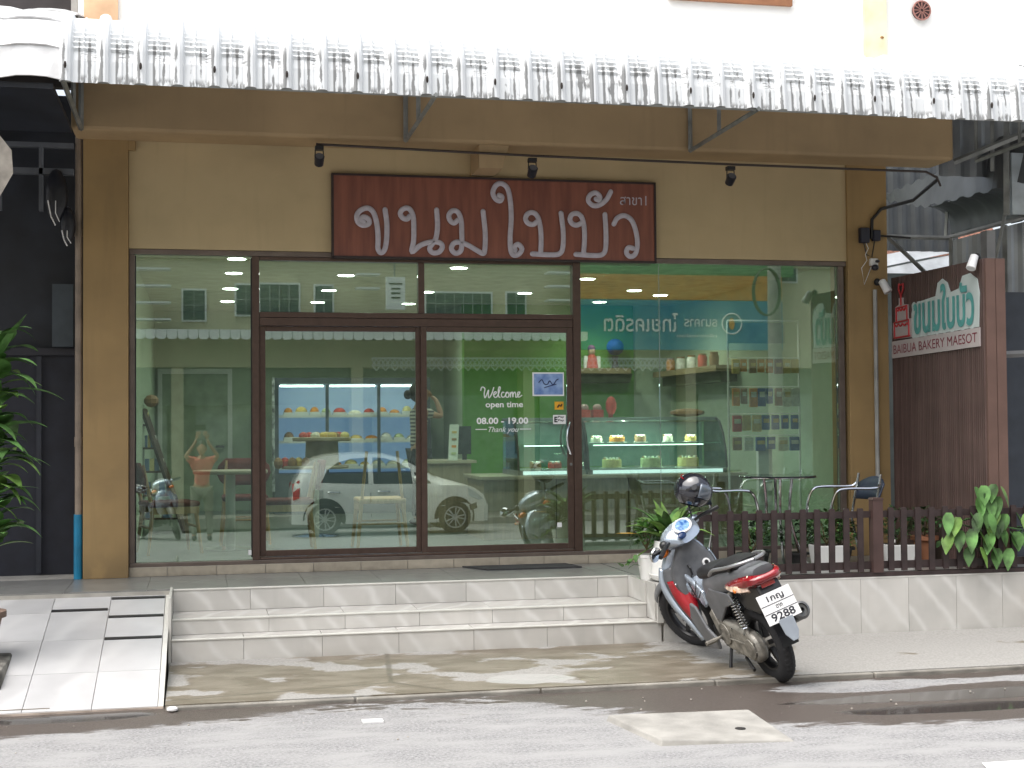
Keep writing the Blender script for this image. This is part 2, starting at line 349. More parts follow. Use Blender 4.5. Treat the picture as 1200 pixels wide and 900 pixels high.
MB().box(-12,-.9,-3.0,0,-.3,.03).build('neighbour_pavement', m); tag(bpy.data.objects['neighbour_pavement'], kind='structure')
kerb = thing('kerb', 'low pale concrete kerb strip between stained pavement and wet road', 'kerb', (0,-3.14,0))
kerb.pop('category'); kerb.pop('label'); kerb['kind'] = 'structure'
km = mat('kerb_concrete', (.27,.255,.225), .85, var=.3, scale=3, bump=.3, bscale=60)
x = -.21
while x < 12:
    L = 1.18 + random.uniform(-.05,.05); yy = -3.10-.06*(x+.2)/12
    MB().box(x, x+L-.012, yy-.05, yy, -.1, .030+random.uniform(-.003,.002)).build('kerb_stone', km, kerb, bevel=.008); x += L
# manhole slab in the road
s = thing('drain_cover', 'thick square cream concrete cover slab lying proud of the road in front of the motorcycle', 'drain cover', (2.95,-4.0,0))
cm = mat('cover_concrete', (.32,.31,.285), .85, var=.15, scale=5, bump=.4, bscale=50)
MB().add([(2.30,-4.06,-.02),(2.40,-4.78,-.02),(3.16,-4.86,-.02),(3.20,-4.08,-.02),(2.32,-4.08,.038),(2.42,-4.76,.034),(3.14,-4.84,.010),(3.18,-4.10,.03)],
   [(0,3,2,1),(4,5,6,7),(0,1,5,4),(1,2,6,5),(2,3,7,6),(3,0,4,7)]).build('slab', cm, s, bevel=.008)
MB().tube([(2.95,-4.55,.018),(2.95,-4.55,.024)], .03, 10).build('lifting_hole', bronze_d, s)
# litter on the ground
tag(MB().ell((-.17,-3.17,.02),(.035,.03,.018),8).build('crumpled_paper', white_p, smooth=True), 'small crumpled white paper ball by the end of the ramp', 'litter')
tag(MB().box(.92,1.04,-3.80,-3.72,.003,.012).build('paper_scrap', white_p), 'flat white paper scrap on the dry road below the steps', 'litter')
random.seed(3); gr = MB()
for i in range(36):
    x = random.uniform(-1.2,6.3); y = random.uniform(-4.3,-3.18); r = random.uniform(.003,.008); gr.ell((x,y,r*.6),(r,r,r*.7),5)
tag(gr.build('loose_gravel', mat('pebble',(.4,.37,.33),.9)), kind='stuff')

# ------------------------------------------------------------------ porch, steps, ramp, planter wall
PZ = .505
def tiles(parent, name, mt, xs, y0, y1, z0, z1, gap=.003, bevel=0, joint=True):
    for a, b_ in zip(xs, xs[1:]):
        MB().box(a+gap/2, b_-gap/2, y0, y1, z0, z1).build(name, mt, parent, bevel=bevel)
porch = thing('porch', 'porch', 'porch', (2,-.5,0)); porch.pop('label'); porch.pop('category'); porch['kind'] = 'structure'
MB().box(-2.2,3.44,-.985,0.02,-.1,PZ-.012).box(3.452,7.3,-1.655,0.02,-.1,PZ-.012).build('bed', grout, porch)
xs = [-2.2+.6*i for i in range(16)]
for (y0,y1) in ((-.975,-.405),(-.40,.0)): tiles(porch, 'tile', grey_tile, xs[:10]+[3.44] if y0 < -.5 else xs[:10]+[3.44], y0, y1, PZ-.02, PZ)
for (y0,y1) in ((-1.64,-1.105),(-1.10,-.505),(-.50,.0)): tiles(porch, 'tile', grey_tile, [3.452,4.05,4.65,5.25,5.85,6.45,7.05,7.3], y0, y1, PZ-.02, PZ)
steps = thing('entrance_steps', 'three wide marble tiled steps with white edge strips leading up to the shop door', 'steps', (1.6,-1.3,0))
MB().box(-.20,3.44,-1.668,-1.0,-.1,.20).box(-.20,3.385,-1.428,-.99,.2,.318).build('bed', grout, steps)
SX = [-.205, .30, .86, 1.42, 1.98, 2.54, 3.06, 3.44]
for j, (y0, zb, zt, yb, xr) in enumerate(((-1.69, .05, .212, -1.45, 3.44), (-1.45, .224, .325, -1.005, 3.40), (-1.005, .337, .493, None, 3.385))):
    off = (0, .19, .07)[j]
    xs = [-.205]+[x+off for x in SX[1:-1] if x+off < xr-.1]+[xr]
    tiles(steps, 'riser_tile', white_tile, xs, y0, y0+.018, zb, zt, .003)
    if yb is not None: tiles(steps, 'tread_tile', white_tile, xs, y0+.022, yb-.003, zt-.008, zt+.010, .004)
    MB().box(-.205, xr, y0-.006, y0+.021, zt, zt+.0135).build('edge_strip', nosing, steps, bevel=.004)
MB().box(-.225,-.207,-1.69,-.98,.0,.52).build('edge_strip', nosing, steps)
# right cheek of the steps
MB().box(3.386,3.452,-1.0,-.985,.3,PZ-.001).box(3.441,3.452,-1.655,-1.003,.05,PZ-.001).build('cheek_tile', white_tile, steps)
MB().box(3.401,3.441,-1.655,-1.452,.226,PZ-.001).build('cheek_tile', white_tile, steps)
MB().box(3.386,3.4405,-1.449,-1.003,.339,PZ-.001).build('cheek_tile', white_tile, steps)
MB().box(3.401,3.456,-1.712,-1.694,.21,PZ+.003).build('edge_strip', nosing, steps, bevel=.003)
wl = thing('planter_wall', 'low marble tiled wall carrying the brown picket fence', 'wall', (5.3,-1.68,0))
MB().box(3.46,7.3,-1.672,-1.66,-.05,PZ-.02).build('bed', grout, wl)
tiles(wl, 'wall_tile', white_tile, [3.457,3.70,4.066,4.369,4.675,5.087,5.498,5.915,6.324,6.74,7.15,7.3], -1.70, -1.674, .055, PZ-.012)
MB().box(3.457,7.3,-1.702,-1.642,PZ-.011,PZ+.002).build('coping', white_tile, wl)

ramp = thing('access_ramp', 'sloping white tiled ramp with black grip strips beside the steps', 'ramp', (-.7,-2,0))
def rz(y): return .018+(PZ-.018)*(y+3.04)/(3.04-.80) if y < -.80 else PZ
def slab(x0,x1,y0,y1,dz=.0,th=.02):
    return MB().add([(x0,y0,rz(y0)+dz),(x1,y0,rz(y0)+dz),(x1,y1,rz(y1)+dz),(x0,y1,rz(y1)+dz)]+[(x0,y0,rz(y0)+dz-th),(x1,y0,rz(y0)+dz-th),(x1,y1,rz(y1)+dz-th),(x0,y1,rz(y1)+dz-th)],
        [(0,1,2,3),(7,6,5,4),(0,4,5,1),(1,5,6,2),(2,6,7,3),(3,7,4,0)])
MB().add([(-1.55,-3.03,-.1),(-.235,-3.03,-.1),(-.235,-3.03,-.005),(-1.55,-3.03,-.005),(-1.55,-.8,-.1),(-.235,-.8,-.1),(-.235,-.8,PZ-.02),(-1.55,-.8,PZ-.02)],
  [(0,1,2,3),(4,7,6,5),(3,2,6,7),(0,4,5,1),(0,3,7,4),(1,5,6,2)]).build('bed', grout, ramp)
for x0,x1,ys in ((-1.48,-1.062,(-3.04,-2.45,-1.85,-1.3,-.80)),(-1.058,-.656,(-3.04,-2.45,-1.86,-1.271,-.879,-.80)),(-.652,-.262,(-3.04,-2.45,-1.867,-1.434,-1.041,-.80))):
    for a, b_ in zip(ys, ys[1:]): slab(x0,x1,a+.002,b_-.002).build('tile', ramp_tile, ramp)
slab(-.258,-.226,-3.04,-.80).build('edge_tile', nosing, ramp)
MB().box(-1.5,-.226,-3.05,-3.042,-.02,.014).build('lip', mat('ramp_lip',(.5,.42,.36),.8,var=.2), ramp)
for x0,x1,y in ((-1.058,-.665,-.879),(-1.058,-.665,-1.271),(-.65,-.265,-1.041),(-.65,-.265,-1.434),(-.65,-.265,-1.867)):
    slab(x0,x1,y-.019,y+.019,.007,.012).build('grip_strip', black, ramp)

# ------------------------------------------------------------------ shop building
shop = thing('shop_building', 'tan painted shophouse with a wide glass front and brown columns', 'building', (2.6,0,0))
UW = 9.0
MB().box(-.575,5.90,0,.16,3.215,4.30).build('front_wall', wall_tan, shop)
MB().box(-7,-1.04,.3,.4,4.6,UW).build('neighbour_upper_wall', mat('neighbour_wall_dark',(.05,.042,.042),.8), shop); MB().box(-1.035,-.985,.0,.4,4.6,UW).build('corner_trim', mat('trim_grey',(.4,.38,.35),.8), shop); MB().box(-.98,10,-.02,.2,4.46,UW).build('upper_wall', white_wall, shop)
MB().box(-.935,-.577,-.055,.3,PZ,4.30).box(-.93,-.52,-.05,.3,4.02,4.10).build('column', wall_brown, shop, bevel=.004)
MB().box(5.825,6.22,-.03,.35,PZ,4.30).build('column', wall_brown, shop, bevel=.004)
MB().box(-1.00,6.69,-.43,-.003,4.10,4.62).build('beam', beam_brown, shop, bevel=.03)
MB().prism([(2.30,4.098),(2.56,4.098),(2.50,3.90),(2.30,3.90)],'y',-.40,-.004).build('cross_beam', beam_brown, shop)
MB().box(-.93,-.66,-.05,-.021,4.62,UW).build('pilaster', peach, shop)
MB().box(6.02,6.24,-.05,-.021,4.62,UW).build('pilaster', cream, shop)
up = MB().box(4.12,5.30,-.06,-.021,5.545,5.60).box(4.12,5.30,-.06,-.021,6.8,6.86).box(4.12,4.17,-.06,-.021,5.6,6.8).box(5.25,5.30,-.06,-.021,5.6,6.8).build('upper_window_frame', mat('stained_wood',(.3,.13,.06),.6), shop)
MB().box(4.17,5.25,-.04,-.021,5.6,6.8).build('pane', mat('window_dark',(.05,.06,.06),.1), up)
v = MB(); v.lathe([(.085,0),(.085,.03)],24,m=Matrix.Translation((6.598,-.021,5.577))@Matrix.Rotation(R(90),4,'X'))
for (x_, z_, w_) in ((6.19,5.30,.02),(6.90,5.08,.05),(6.86,5.085,.03)): MB().ell((x_,-.055 if x_<6.3 else -.022,z_),(w_,.004,.012),8).build('rust_mark', mat('rust',(.35,.16,.05),.9,var=.4,scale=40), shop)
vent = v.build('vent_block', mat('vent_dark',(.06,.03,.03),.8), shop)
v = MB(); 
for k in range(12):
    a = k*math.pi/6; v.tube([(6.598+.015*math.cos(a),-.056,5.577+.015*math.sin(a)),(6.598+.085*math.cos(a),-.056,5.577+.085*math.sin(a))],.005,5)
v.tube([(6.598+.088*math.cos(k*math.pi/12),-.054,5.577+.088*math.sin(k*math.pi/12)) for k in range(25)],.008,5); v.build('grille', mat('vent_clay',(.36,.17,.14),.8), vent)
# plinth of beige tiles below the glass
MB().box(-.58,5.83,.012,.16,PZ-.02,.583).build('plinth', grout, shop)
x = -.575; k = 0
edges = [-.575]+[-.27+.4*i for i in range(16)]
for a, b_ in zip(edges, edges[1:]):
    if b_ > 5.83: b_ = 5.83
    MB().box(a+.003,b_-.003,0,.014,PZ+.002,.580).build('plinth_tile', beige_tile, shop)
# room inside
IF, CZ = .60, 3.30
MB().box(-.9,6.28,.03,7.8,.45,IF).build('interior_floor', floor_in, shop)
MB().box(-.9,6.28,.17,7.8,CZ,CZ+.1).build('ceiling', ceil_in, shop)
MB().box(-.9,3.33,7.55,7.7,IF,CZ).box(5.62,6.15,6.0,6.15,IF,CZ).box(-.75,-.6,.18,7.55,IF,CZ).box(6.15,6.28,.36,6.15,IF,CZ).build('interior_wall', pale_green, shop)
MB().box(3.33,5.62,5.96,6.10,IF,CZ).build('green_wall', green, shop)
MB().box(3.33,3.42,6.1,7.55,IF,CZ).build('partition', pale_green, shop)
# store room door in the back wall
dr = MB().box(-.50,.36,7.50,7.549,IF,2.45).build('inner_door', mat('inner_door_paint',(.40,.47,.37),.6), shop)
MB().box(-.56,-.50,7.48,7.549,IF,2.52).box(.36,.42,7.48,7.549,IF,2.52).box(-.50,.36,7.48,7.549,2.45,2.52).build('frame', white_p, dr)
MB().tube([(.30,7.49,1.47),(.30,7.44,1.47),(.20,7.44,1.47)],.015).build('handle', black, dr)
# ceiling lights
lamp_m = emis('lamp_glow', (1,1,.96), 14)
cl = []
L0 = thing('downlight', 'x', 'ceiling light', (0,0,CZ), group='round ceiling lights inside the shop')
MB().lathe([(.105,0),(.105,-.012),(.085,-.014)],20).build('trim', white_p, L0, local=True)
MB().lathe([(.083,-.012),(.083,-.018)],20).build('diffuser', lamp_m, L0, local=True)
spots = [(.33,1.25),(.33,2.5),(.33,4.15),(.33,5.8),(1.47,2.55),(1.44,4.2),(1.44,5.8),(2.5,1.7),(2.58,4.25),(2.6,5.87),(4.05,2.55),(4.95,3.75),(4.97,5.3),(5.45,4.3),(3.75,4.25),(1.5,.95),(3.3,.95),(4.75,.95)]
for i, (x, y) in enumerate(spots):
    o = L0 if i == 0 else copy_tree(L0); o.location = (x, y, CZ)
    rowt = ['front','second','third','rear']
    o['label'] = 'round white ceiling light in the shop, ' + ['foremost above the left glass pane','second of the row above the left glass pane','third of the row above the left glass pane','rearmost above the left glass pane','at the front above the wooden chairs','middle one above the display fridge','rear one above the display fridge','nearest above the sliding door','middle one behind the sliding door','rear one behind the sliding door','near one above the cake counter','before the green wall by the counter','close to the green wall','above the far end of the cake counter','left of the cake counter lights','added out of view behind the glass above the first mullion','added out of view behind the glass above the sliding door','added out of view behind the glass above the rack'][i]
    ld = bpy.data.lights.new('downlight_lamp','SPOT'); ld.energy = 8.5; ld.spot_size = R(150); ld.spot_blend = .8; ld.shadow_soft_size = .08; ld.color = (1,.97,.9)
    lo = bpy.data.objects.new('downlight_lamp', ld); col.objects.link(lo); lo.parent = o; lo.location = (0,0,-.05)
    if i > 14: ld.energy = 15  # last three lamps are added out of view to brighten counter and chairs

# ------------------------------------------------------------------ glass shop front
gl = glass('window_glass', (.80,.91,.82), .165)
sf = thing('glass_shopfront', 'bronze framed glass front with a sliding door under the wooden shop sign', 'shop front', (2.6,0,.585))
FZ0, FZ1 = .585, 3.17
def bar(name, x0,x1,z0,z1,y0=.015,y1=.095, mt=bronze, par=None): return MB().box(x0,x1,y0,y1,z0,z1).build(name, mt, par or sf, bevel=.004)
greyfr = mat('grey_bronze_frame', (.17,.135,.115), .4, .3)
bar('head_rail', -.575, 5.825, FZ1, 3.213, .01,.10, greyfr)
bar('sill_rail', -.575, 5.825, FZ0-.003, FZ0+.03, .01,.10, greyfr)
bar('jamb', -.575,-.53, FZ0+.031, FZ1-.001,.012,.1, greyfr); bar('jamb', 5.745,5.80, FZ0+.031, FZ1-.001,.012,.1, greyfr)
bar('mullion', .425,.485, FZ0+.031, FZ1-.001,.008,.11); bar('mullion', 3.215,3.285, FZ0+.031, FZ1-.001,.008,.11)
bar('transom', .487,3.213, 2.655,2.70,.012,.105); bar('door_head', .487,3.213,2.585,2.652,.014,.105)
bar('mullion', 1.838,1.892, 2.702, FZ1-.034,.012,.10); bar('top_rail', .487,3.213,FZ1-.033,FZ1-.002,.012,.1)
bar('track', .487,3.213, FZ0+.031, FZ0+.05, .012,.10, bronze)
# sliding leaves
def leafdoor(x0,x1,y0,y1,label):
    d = MB().box(x0,x0+.05,y0,y1,.64,2.583).box(x1-.055,x1,y0,y1,.64,2.583).box(x0+.051,x1-.056,y0,y1,.64,.69).box(x0+.051,x1-.056,y0,y1,2.54,2.583).build('sliding_door', bronze, sf, bevel=.003)
    MB().box(x0+.051,x1-.056,(y0+y1)/2-.003,(y0+y1)/2+.003,.691,2.539).build('pane', gl, d); d['label'] = label; return d
leafdoor(.487,1.872,.056,.09,'fixed left leaf of the glass door'); D = leafdoor(1.858,3.212,.018,.052,'right sliding leaf with curved handle')
# curved handles (inside and outside)
for yy, dx in ((-.018,.0),(.085,-.035)):
    MB().tube([(3.172+dx,.02 if yy<0 else .05,1.76),(3.172+dx,yy,1.75),(3.150+dx,yy-.005,1.68),(3.142+dx,yy-.008,1.61),(3.150+dx,yy-.005,1.54),(3.175+dx,yy,1.47),(3.175+dx,.02 if yy<0 else .05,1.46)],.0085,8).build('handle', chrome, D, smooth=True)
MB().lathe([(.012,0),(.012,.012)],12,m=Matrix.Translation((3.185,.018,1.38))@Matrix.Rotation(R(90),4,'X')).build('lock', steel, D)
for x0,x1,z0,z1,y in ((-.529,.424,.617,3.168,.055),(.487,1.837,2.702,3.136,.06),(1.893,3.213,2.702,3.136,.06),(3.287,4.022,.617,3.168,.055),(4.028,5.744,.617,3.168,.055)):
    MB().box(x0,x1,y-.005,y+.005,z0,z1).build('pane', gl, sf)
MB().box(4.023,4.027,.049,.061,.617,3.168).build('silicone_joint', mat('joint_pale',(.35,.42,.38),.4), sf)
MB().box(.415,.424,.03,.08,.64,3.16).box(-.529,-.52,.045,.062,.617,3.16).build('gasket', bronze_d, sf)
MB().box(.39,.415,.02,.045,.66,.70).build('floor_clip', white_p, sf)
# lettering and stickers on the glass
wt = mat('white_vinyl', (.85,.85,.85), .5, var=.01); yv = .0115
def put_text(body, x, z, w_, h_=None, mt=wt, y=yv, par=sf, off=0, shear=0, name='lettering'):
    t = text_mb(body, w_, h_, off=off, shear=shear); place(t, (x,y,z)); return t.build(name, mt, par, fix=False)
yd = .030
wel = MB(); S = lambda pts: stroke(wel, [(2.395+a*.0125, 1.955+b*.0125) for a,b in pts], .0052, n=5, k=4)
S([(-1,6),(0,8.5),(2,7.5),(1.5,4),(2,1),(3.4,3.5),(4.6,6.5),(4.4,3),(5,1),(7,4),(8.4,8.5)])
S([(8.3,3),(10,4.2),(10,5.2),(8.8,5),(8.2,3.2),(9,1.4),(10.6,1.8),(12,4.5),(13,8),(12.2,8.6),(11.6,6),(11.8,2),(13,1.3)])
S([(15.8,4.6),(14.6,5),(13.7,3.2),(14.4,1.5),(16,1.8),(17,3.5),(18.2,5),(17,4.4),(17,2),(18.3,1.3),(19.2,3),(18.4,4.9)])
S([(20,5),(20.2,1.3),(20.4,3.5),(21.6,5),(22,1.4),(22.2,3.6),(23.4,5),(24,3),(24,1.5),(25,1.6),(26.8,4.2),(26.8,5.1),(25.6,4.8),(25.3,2.8),(26.2,1.4),(28.6,2.8)])
place(wel, (0,yd,0)); wel.v = wel.v; wel.build('lettering', wt, D)
put_text('open time', 2.425, 1.868, .335, .066, y=yd, par=D, off=.02)
put_text('08.00 - 19.00', 2.345, 1.738, .46, .058, y=yd, par=D, off=.03)
put_text('Thank you', 2.45, 1.655, .27, .06, y=yd, par=D, shear=.35)
MB().box(2.335,2.435,yd-.001,yd+.001,1.690,1.697).box(2.73,2.83,yd-.001,yd+.001,1.690,1.697).build('lettering', wt, D)
pb = mat('poster_blue', (.12,.22,.50), .4, c2=(.35,.5,.75), scale=12)
po = MB().box(2.846,3.131,yd-.003,yd+.001,1.982,2.19).build('poster', wt, D); MB().box(2.858,3.12,yd-.005,yd-.0032,1.994,2.178).build('print', pb, po)
q = MB(); stroke(q,[(2.90,2.10),(2.93,2.125),(2.95,2.09),(2.98,2.085),(3.0,2.115),(3.03,2.08),(3.06,2.12),(3.08,2.13)],.004,n=5); stroke(q,[(2.95,2.055),(3.0,2.07),(3.06,2.085)],.0035,n=5); place(q,(0,yd-.008,0)); q.build('print', mat('ink_navy',(.02,.03,.12),.5), po)
st = MB().box(3.045,3.125,yd-.002,yd+.001,1.862,1.932).build('sticker', mat('sticker_orange',(.85,.42,.03),.4), D); MB().tube([(3.07,yd-.003,1.88),(3.085,yd-.003,1.905),(3.10,yd-.003,1.89),(3.11,yd-.003,1.91)],.007,5).build('print', black, st)
st = MB().box(3.03,3.145,yd-.002,yd+.001,1.735,1.815).build('sticker', wt, D)
put_text('E', 3.04, 1.75, .03, .05, black, yd-.004, st, .04, name='print'); put_text('Pay', 3.075, 1.785, .055, .022, black, yd-.004, st, .02, name='print'); put_text('Pay', 3.075, 1.755, .055, .022, black, yd-.004, st, .02, name='print')
MB().box(3.06,3.10,yd-.002,yd+.001,.83,.87).build('sticker', wt, D)
mt_ = tag(MB().add([(2.20,-.02,PZ+.002),(3.12,-.02,PZ+.002),(3.18,-.34,PZ+.002),(2.36,-.34,PZ+.002),(2.20,-.02,PZ+.014),(3.12,-.02,PZ+.014),(3.18,-.34,PZ+.014),(2.36,-.34,PZ+.014)],[(0,1,2,3),(4,7,6,5),(0,4,5,1),(1,5,6,2),(2,6,7,3),(3,7,4,0)]).build('door_mat', mat('mat_grey',(.05,.05,.052),.95,bump=.6,bscale=150)), 'dark grey door mat lying before the sliding door', 'door mat')

# ================================================================== AWNING
def awn_mat():
    m = mat('white_awning_sheet', (.70,.72,.73), .6, var=.03, scale=4); n, l = nd(m); b = n['Principled BSDF']
    pos, xyz = pos_xyz(m)
    # mildew and run-off stains, heaviest in the grooves of the lower edge
    a = noise_at(m, pos, 9, 8, (2.2,1,.8)); a2 = noise_at(m, pos, 26, 6, (1.6,1,.55))
    tc = n.new('ShaderNodeTexCoord'); s = n.new('ShaderNodeSeparateXYZ'); l.new(tc.outputs['Object'], s.inputs[0])
    # groove mask: period .125 across the valleys
    u = mathn(m, 'FRACT', mathn(m, 'DIVIDE', s.outputs[0], .25)); 
    g1 = mathn(m, 'ABSOLUTE', mathn(m, 'SUBTRACT', u, .35)); g2 = mathn(m, 'ABSOLUTE', mathn(m, 'SUBTRACT', u, .625)); g3 = mathn(m, 'ABSOLUTE', mathn(m, 'SUBTRACT', u, .95))
    gm = mathn(m, 'MINIMUM', g1, mathn(m, 'MINIMUM', g2, g3)); gm = ramp01(m, mathn(m, 'MULTIPLY', gm, -1), -.085, -.01)
    hz = ramp01(m, xyz[2], 4.47, 4.36); rib = ramp01(m, u, .30, .34)
    f = mathn(m, 'ADD', mathn(m, 'ADD', mathn(m, 'MULTIPLY', a, .6), mathn(m, 'MULTIPLY', a2, .25)), mathn(m, 'MULTIPLY', gm, .24))
    big = noise_at(m, pos, 1.3, 4); f = mathn(m, 'ADD', f, mathn(m, 'MULTIPLY', mathn(m, 'SUBTRACT', big, .5), .55)); d = mathn(m, 'MULTIPLY', mathn(m, 'MULTIPLY', ramp01(m, f, .545, .61), hz), rib)
    a4 = noise_at(m, pos, 1, 5, (14,1,75)); cb_ = mathn(m, 'MULTIPLY', ramp01(m, xyz[2], 4.24, 4.30), ramp01(m, xyz[2], 4.45, 4.40))
    cd_ = mathn(m, 'MULTIPLY', mathn(m, 'MULTIPLY', cb_, rib), mathn(m, 'MULTIPLY', ramp01(m, a4, .50, .60), ramp01(m, a, .40, .60))); d = mathn(m, 'MAXIMUM', d, mathn(m, 'MULTIPLY', cd_, .85))
    lowe = mathn(m, 'MULTIPLY', ramp01(m, xyz[2], 4.175, 4.13), ramp01(m, a2, .44, .54)); d = mathn(m, 'MAXIMUM', d, mathn(m, 'MULTIPLY', mathn(m, 'MULTIPLY', lowe, rib), .9))
    src = b.inputs['Base Color'].links[0].from_socket
    c = mixc(m, mathn(m, 'MULTIPLY', d, .72), src, (.035,.033,.028)); l.new(c, b.inputs['Base Color']); return m
aw_m = awn_mat()
awning = thing('corrugated_awning', 'stained white corrugated metal awning with rounded front over the shop', 'awning', (2.6,-1,4.6))
def awn_path(crimp):
    # (y, z) from the wall over the rounded nose to the lower edge, with the crimps of the bend
    P = [(0,4.93),(-.5,4.83),(-1.0,4.73),(-1.4,4.65)]
    a0, a1, cx, cz, r = R(102), R(172), -1.62, 4.29, .36
    nn = 21
    for i in range(nn+1):
        a = a0+(a1-a0)*i/nn; rr = r
        if crimp and i % 2 and i > 3: rr -= .014
        P.append((cx+rr*math.cos(a), cz+rr*math.sin(a)))
    x = cx+r*math.cos(a1); z = cz+r*math.sin(a1)
    for t in (.3,.6,1): P.append((x-.02*t, z-(z-4.115)*t))
    return P
prof = [(0,0,0),(.010,.026,0),(.028,.036,0),(.052,.036,0),(.070,.026,0),(.080,.0,0),(.090,-.004,1),(.096,-.002,1),(.150,-.002,1),(.155,.006,1),(.161,.006,1),(.166,-.002,1),(.228,-.002,1),(.238,-.006,1)]
def sheet(x0, nper, wob, name, par, zoff=0, pr=prof, per=.25, mt=aw_m):
    P0, P1 = awn_path(False), awn_path(True); rows = []
    n = len(P0)
    for i in range(n):
        a = Vector((P0[min(i+1,n-1)][0]-P0[max(i-1,0)][0], P0[min(i+1,n-1)][1]-P0[max(i-1,0)][1])).normalized(); nr = Vector((a.y,-a.x))*1
        if nr.y < 0 and i < 8: nr = -nr
        if nr.x > 0: nr = -nr
        row = []
        for k in range(nper):
            for (px, pz, cr) in pr:
                q = P1[i] if cr else P0[i]
                row.append((x0+k*per+px, q[0]+nr.x*pz, q[1]+nr.y*pz+zoff+wob*math.sin((x0+k*per)*2.1)))
        row.append((x0+nper*per, P0[i][0], P0[i][1]+zoff)); rows.append(row)
    mb = MB().grid(rows)
    o = mb.build(name, mt, par, fix=False); 
    md = o.modifiers.new('thick','SOLIDIFY'); md.thickness = .003
    return o
x = -.94
for i in range(8): sheet(x+i*1.25, 5, .006, 'roof_sheet', awning, random.uniform(-.006,.006))
scr = None
for k in range(19):
    if scr is None: scr = MB().ell((0,0,0),(.010,.010,.026),8).build('fixing_hole', mat('hole_rust',(.03,.022,.018),.9), awning, local=True)
    o = scr if k == 0 else scr.copy()
    if k: col.objects.link(o); o.parent = awning
    o.location = (x+.04+.5*k-2.6, -2.042+1, 4.225-4.6+random.uniform(-.01,.01))
# frame under the awning
for X in (-.92, 1.67, 4.16, 6.9):
    fr = MB(); fr.tube([(X,-.445,4.10),(X,-2.0,4.125)],.02,4).tube([(X,-.45,4.09),(X,-.45,4.64)],.02,4).tube([(X+.0,-1.15,4.12),(X,-1.15,4.55)],.018,4)
    fr.tube([(X+.001,-.45,4.62),(X+.001,-1.5,4.52)],.018,4).build('bracket', steel, awning)
MB().tube([(-.94,-1.97,4.13),(9,-1.97,4.13)],.018,4).tube([(-.94,-1.3,4.55),(9,-1.3,4.55)],.018,4).build('purlin', steel, awning)

# neighbouring awning of flat white tiles
na = thing('neighbour_awning', 'bright white pan tiled awning over the dark shop next door', 'awning', (-2,-1,4.4))
tp = [(0,.0),(.10,.018),(.2,.022),(.3,.018),(.4,.0)]
for j,(ya,za,yb,zb) in enumerate(((-2.0,4.12,-1.97,4.36),(-1.98,4.345,-1.84,4.58),(-1.86,4.565,-1.2,4.80),(-1.25,4.79,-.6,4.98),(-.65,4.97,0.3,5.2))):
    for i in range(12):
        x0 = -.925-.4*(i+1); rows = [[(x0+px, ya-pz*.5, za+pz) for px,pz in tp],[(x0+px, yb, zb+pz) for px,pz in tp]]
        o = MB().grid(rows).build('roof_tile', mat('white_roof_tile',(.78,.78,.78),.5), na, fix=False); md = o.modifiers.new('thick','SOLIDIFY'); md.thickness = .012

# ------------------------------------------------------------------ main sign
sg = thing('shop_sign', 'long red wooden signboard with large curly grey lettering over the door', 'sign', (2.53,-.05,3.52))
def SX_(u): return 1.108+(u-33)/(1163-33)*(3.955-1.108)
def SZ_(u,v):
    t = (u-33)/1130; top = 12+33*t; bot = 302+15*t; return 3.865+(v-top)/(bot-top)*(3.178-3.865)
MB().box(1.108,3.955,-.045,.0,3.178,3.865).build('board', signwood, sg)
MB().box(1.100,3.963,-.055,-.0,3.865,3.883).box(1.100,3.963,-.055,0,3.160,3.178).box(1.09,1.108,-.055,0,3.160,3.883).box(3.955,3.973,-.055,0,3.160,3.883).build('rim', mat('sign_rim',(.035,.02,.02),.5), sg)
G = [
 [[(133,181),(124,172),(134,163),(150,172),(150,188),(130,193),(113,180),(111,155),(126,137),(150,132),(168,150),(178,190),(182,240),(181,275),(190,291),(203,282),(210,250),(212,190),(206,137)]],
 [[(290,160),(281,170),(266,166),(258,150),(268,134),(288,133),(302,160),(304,210),(303,250),(297,288),(328,263),(365,252),(394,255),(402,270),(390,288),(368,290),(358,275),(368,258),(381,235),(386,190),(383,137)]],
 [[(457,173),(443,184),(429,174),(426,155),(438,140),(457,145),(468,175),(470,220),(470,255),(466,283),(448,292),(434,278),(440,258),(460,252),(490,262),(520,280),(543,292),(550,280),(552,220),(545,142)]],
 [[(602,84),(612,90),(606,104),(590,98),(580,76),(590,50),(610,42),(632,60),(642,110),(644,170),(640,230),(641,275),(650,297),(670,294),(681,275),(668,259),(655,268),(657,280)]],
 [[(736,178),(722,188),(704,184),(695,168),(703,150),(722,146),(738,160),(747,195),(750,240),(748,292)],[(718,293),(790,296),(818,290),(828,265),(829,210),(822,147)]],
 [[(896,182),(880,190),(863,186),(854,170),(862,152),(881,149),(897,163),(905,197),(906,240),(902,293)],[(874,294),(945,298),(973,292),(983,267),(984,212),(981,152)]],
 [[(949,97),(960,101),(963,88),(948,75),(928,83),(921,103),(938,120),(962,118),(988,98),(1003,71)]],
 [[(1013,186),(1026,165),(1052,156),(1078,172),(1094,212),(1099,258),(1091,292),(1072,301),(1058,288),(1065,270),(1082,272)]]]
for gl_ in G:
    mb = MB()
    for s_ in gl_:
        P = smoothline([(SX_(u),0,SZ_(u,v)) for u,v in s_],5)
        mb.tube([(p[0],-.058,p[2]) for p in P], .0225, 10, sy=.35, up=(0,1,0))
        mb.ell((P[0][0],-.058,P[0][2]),(.0225,.008,.0225),8); mb.ell((P[-1][0],-.058,P[-1][2]),(.0225,.008,.0225),8)
    mb.build('letter', letter, sg, smooth=True)
put_text('สาขา1', 3.64, 3.675, .245, .085, letter, -.0475, sg)

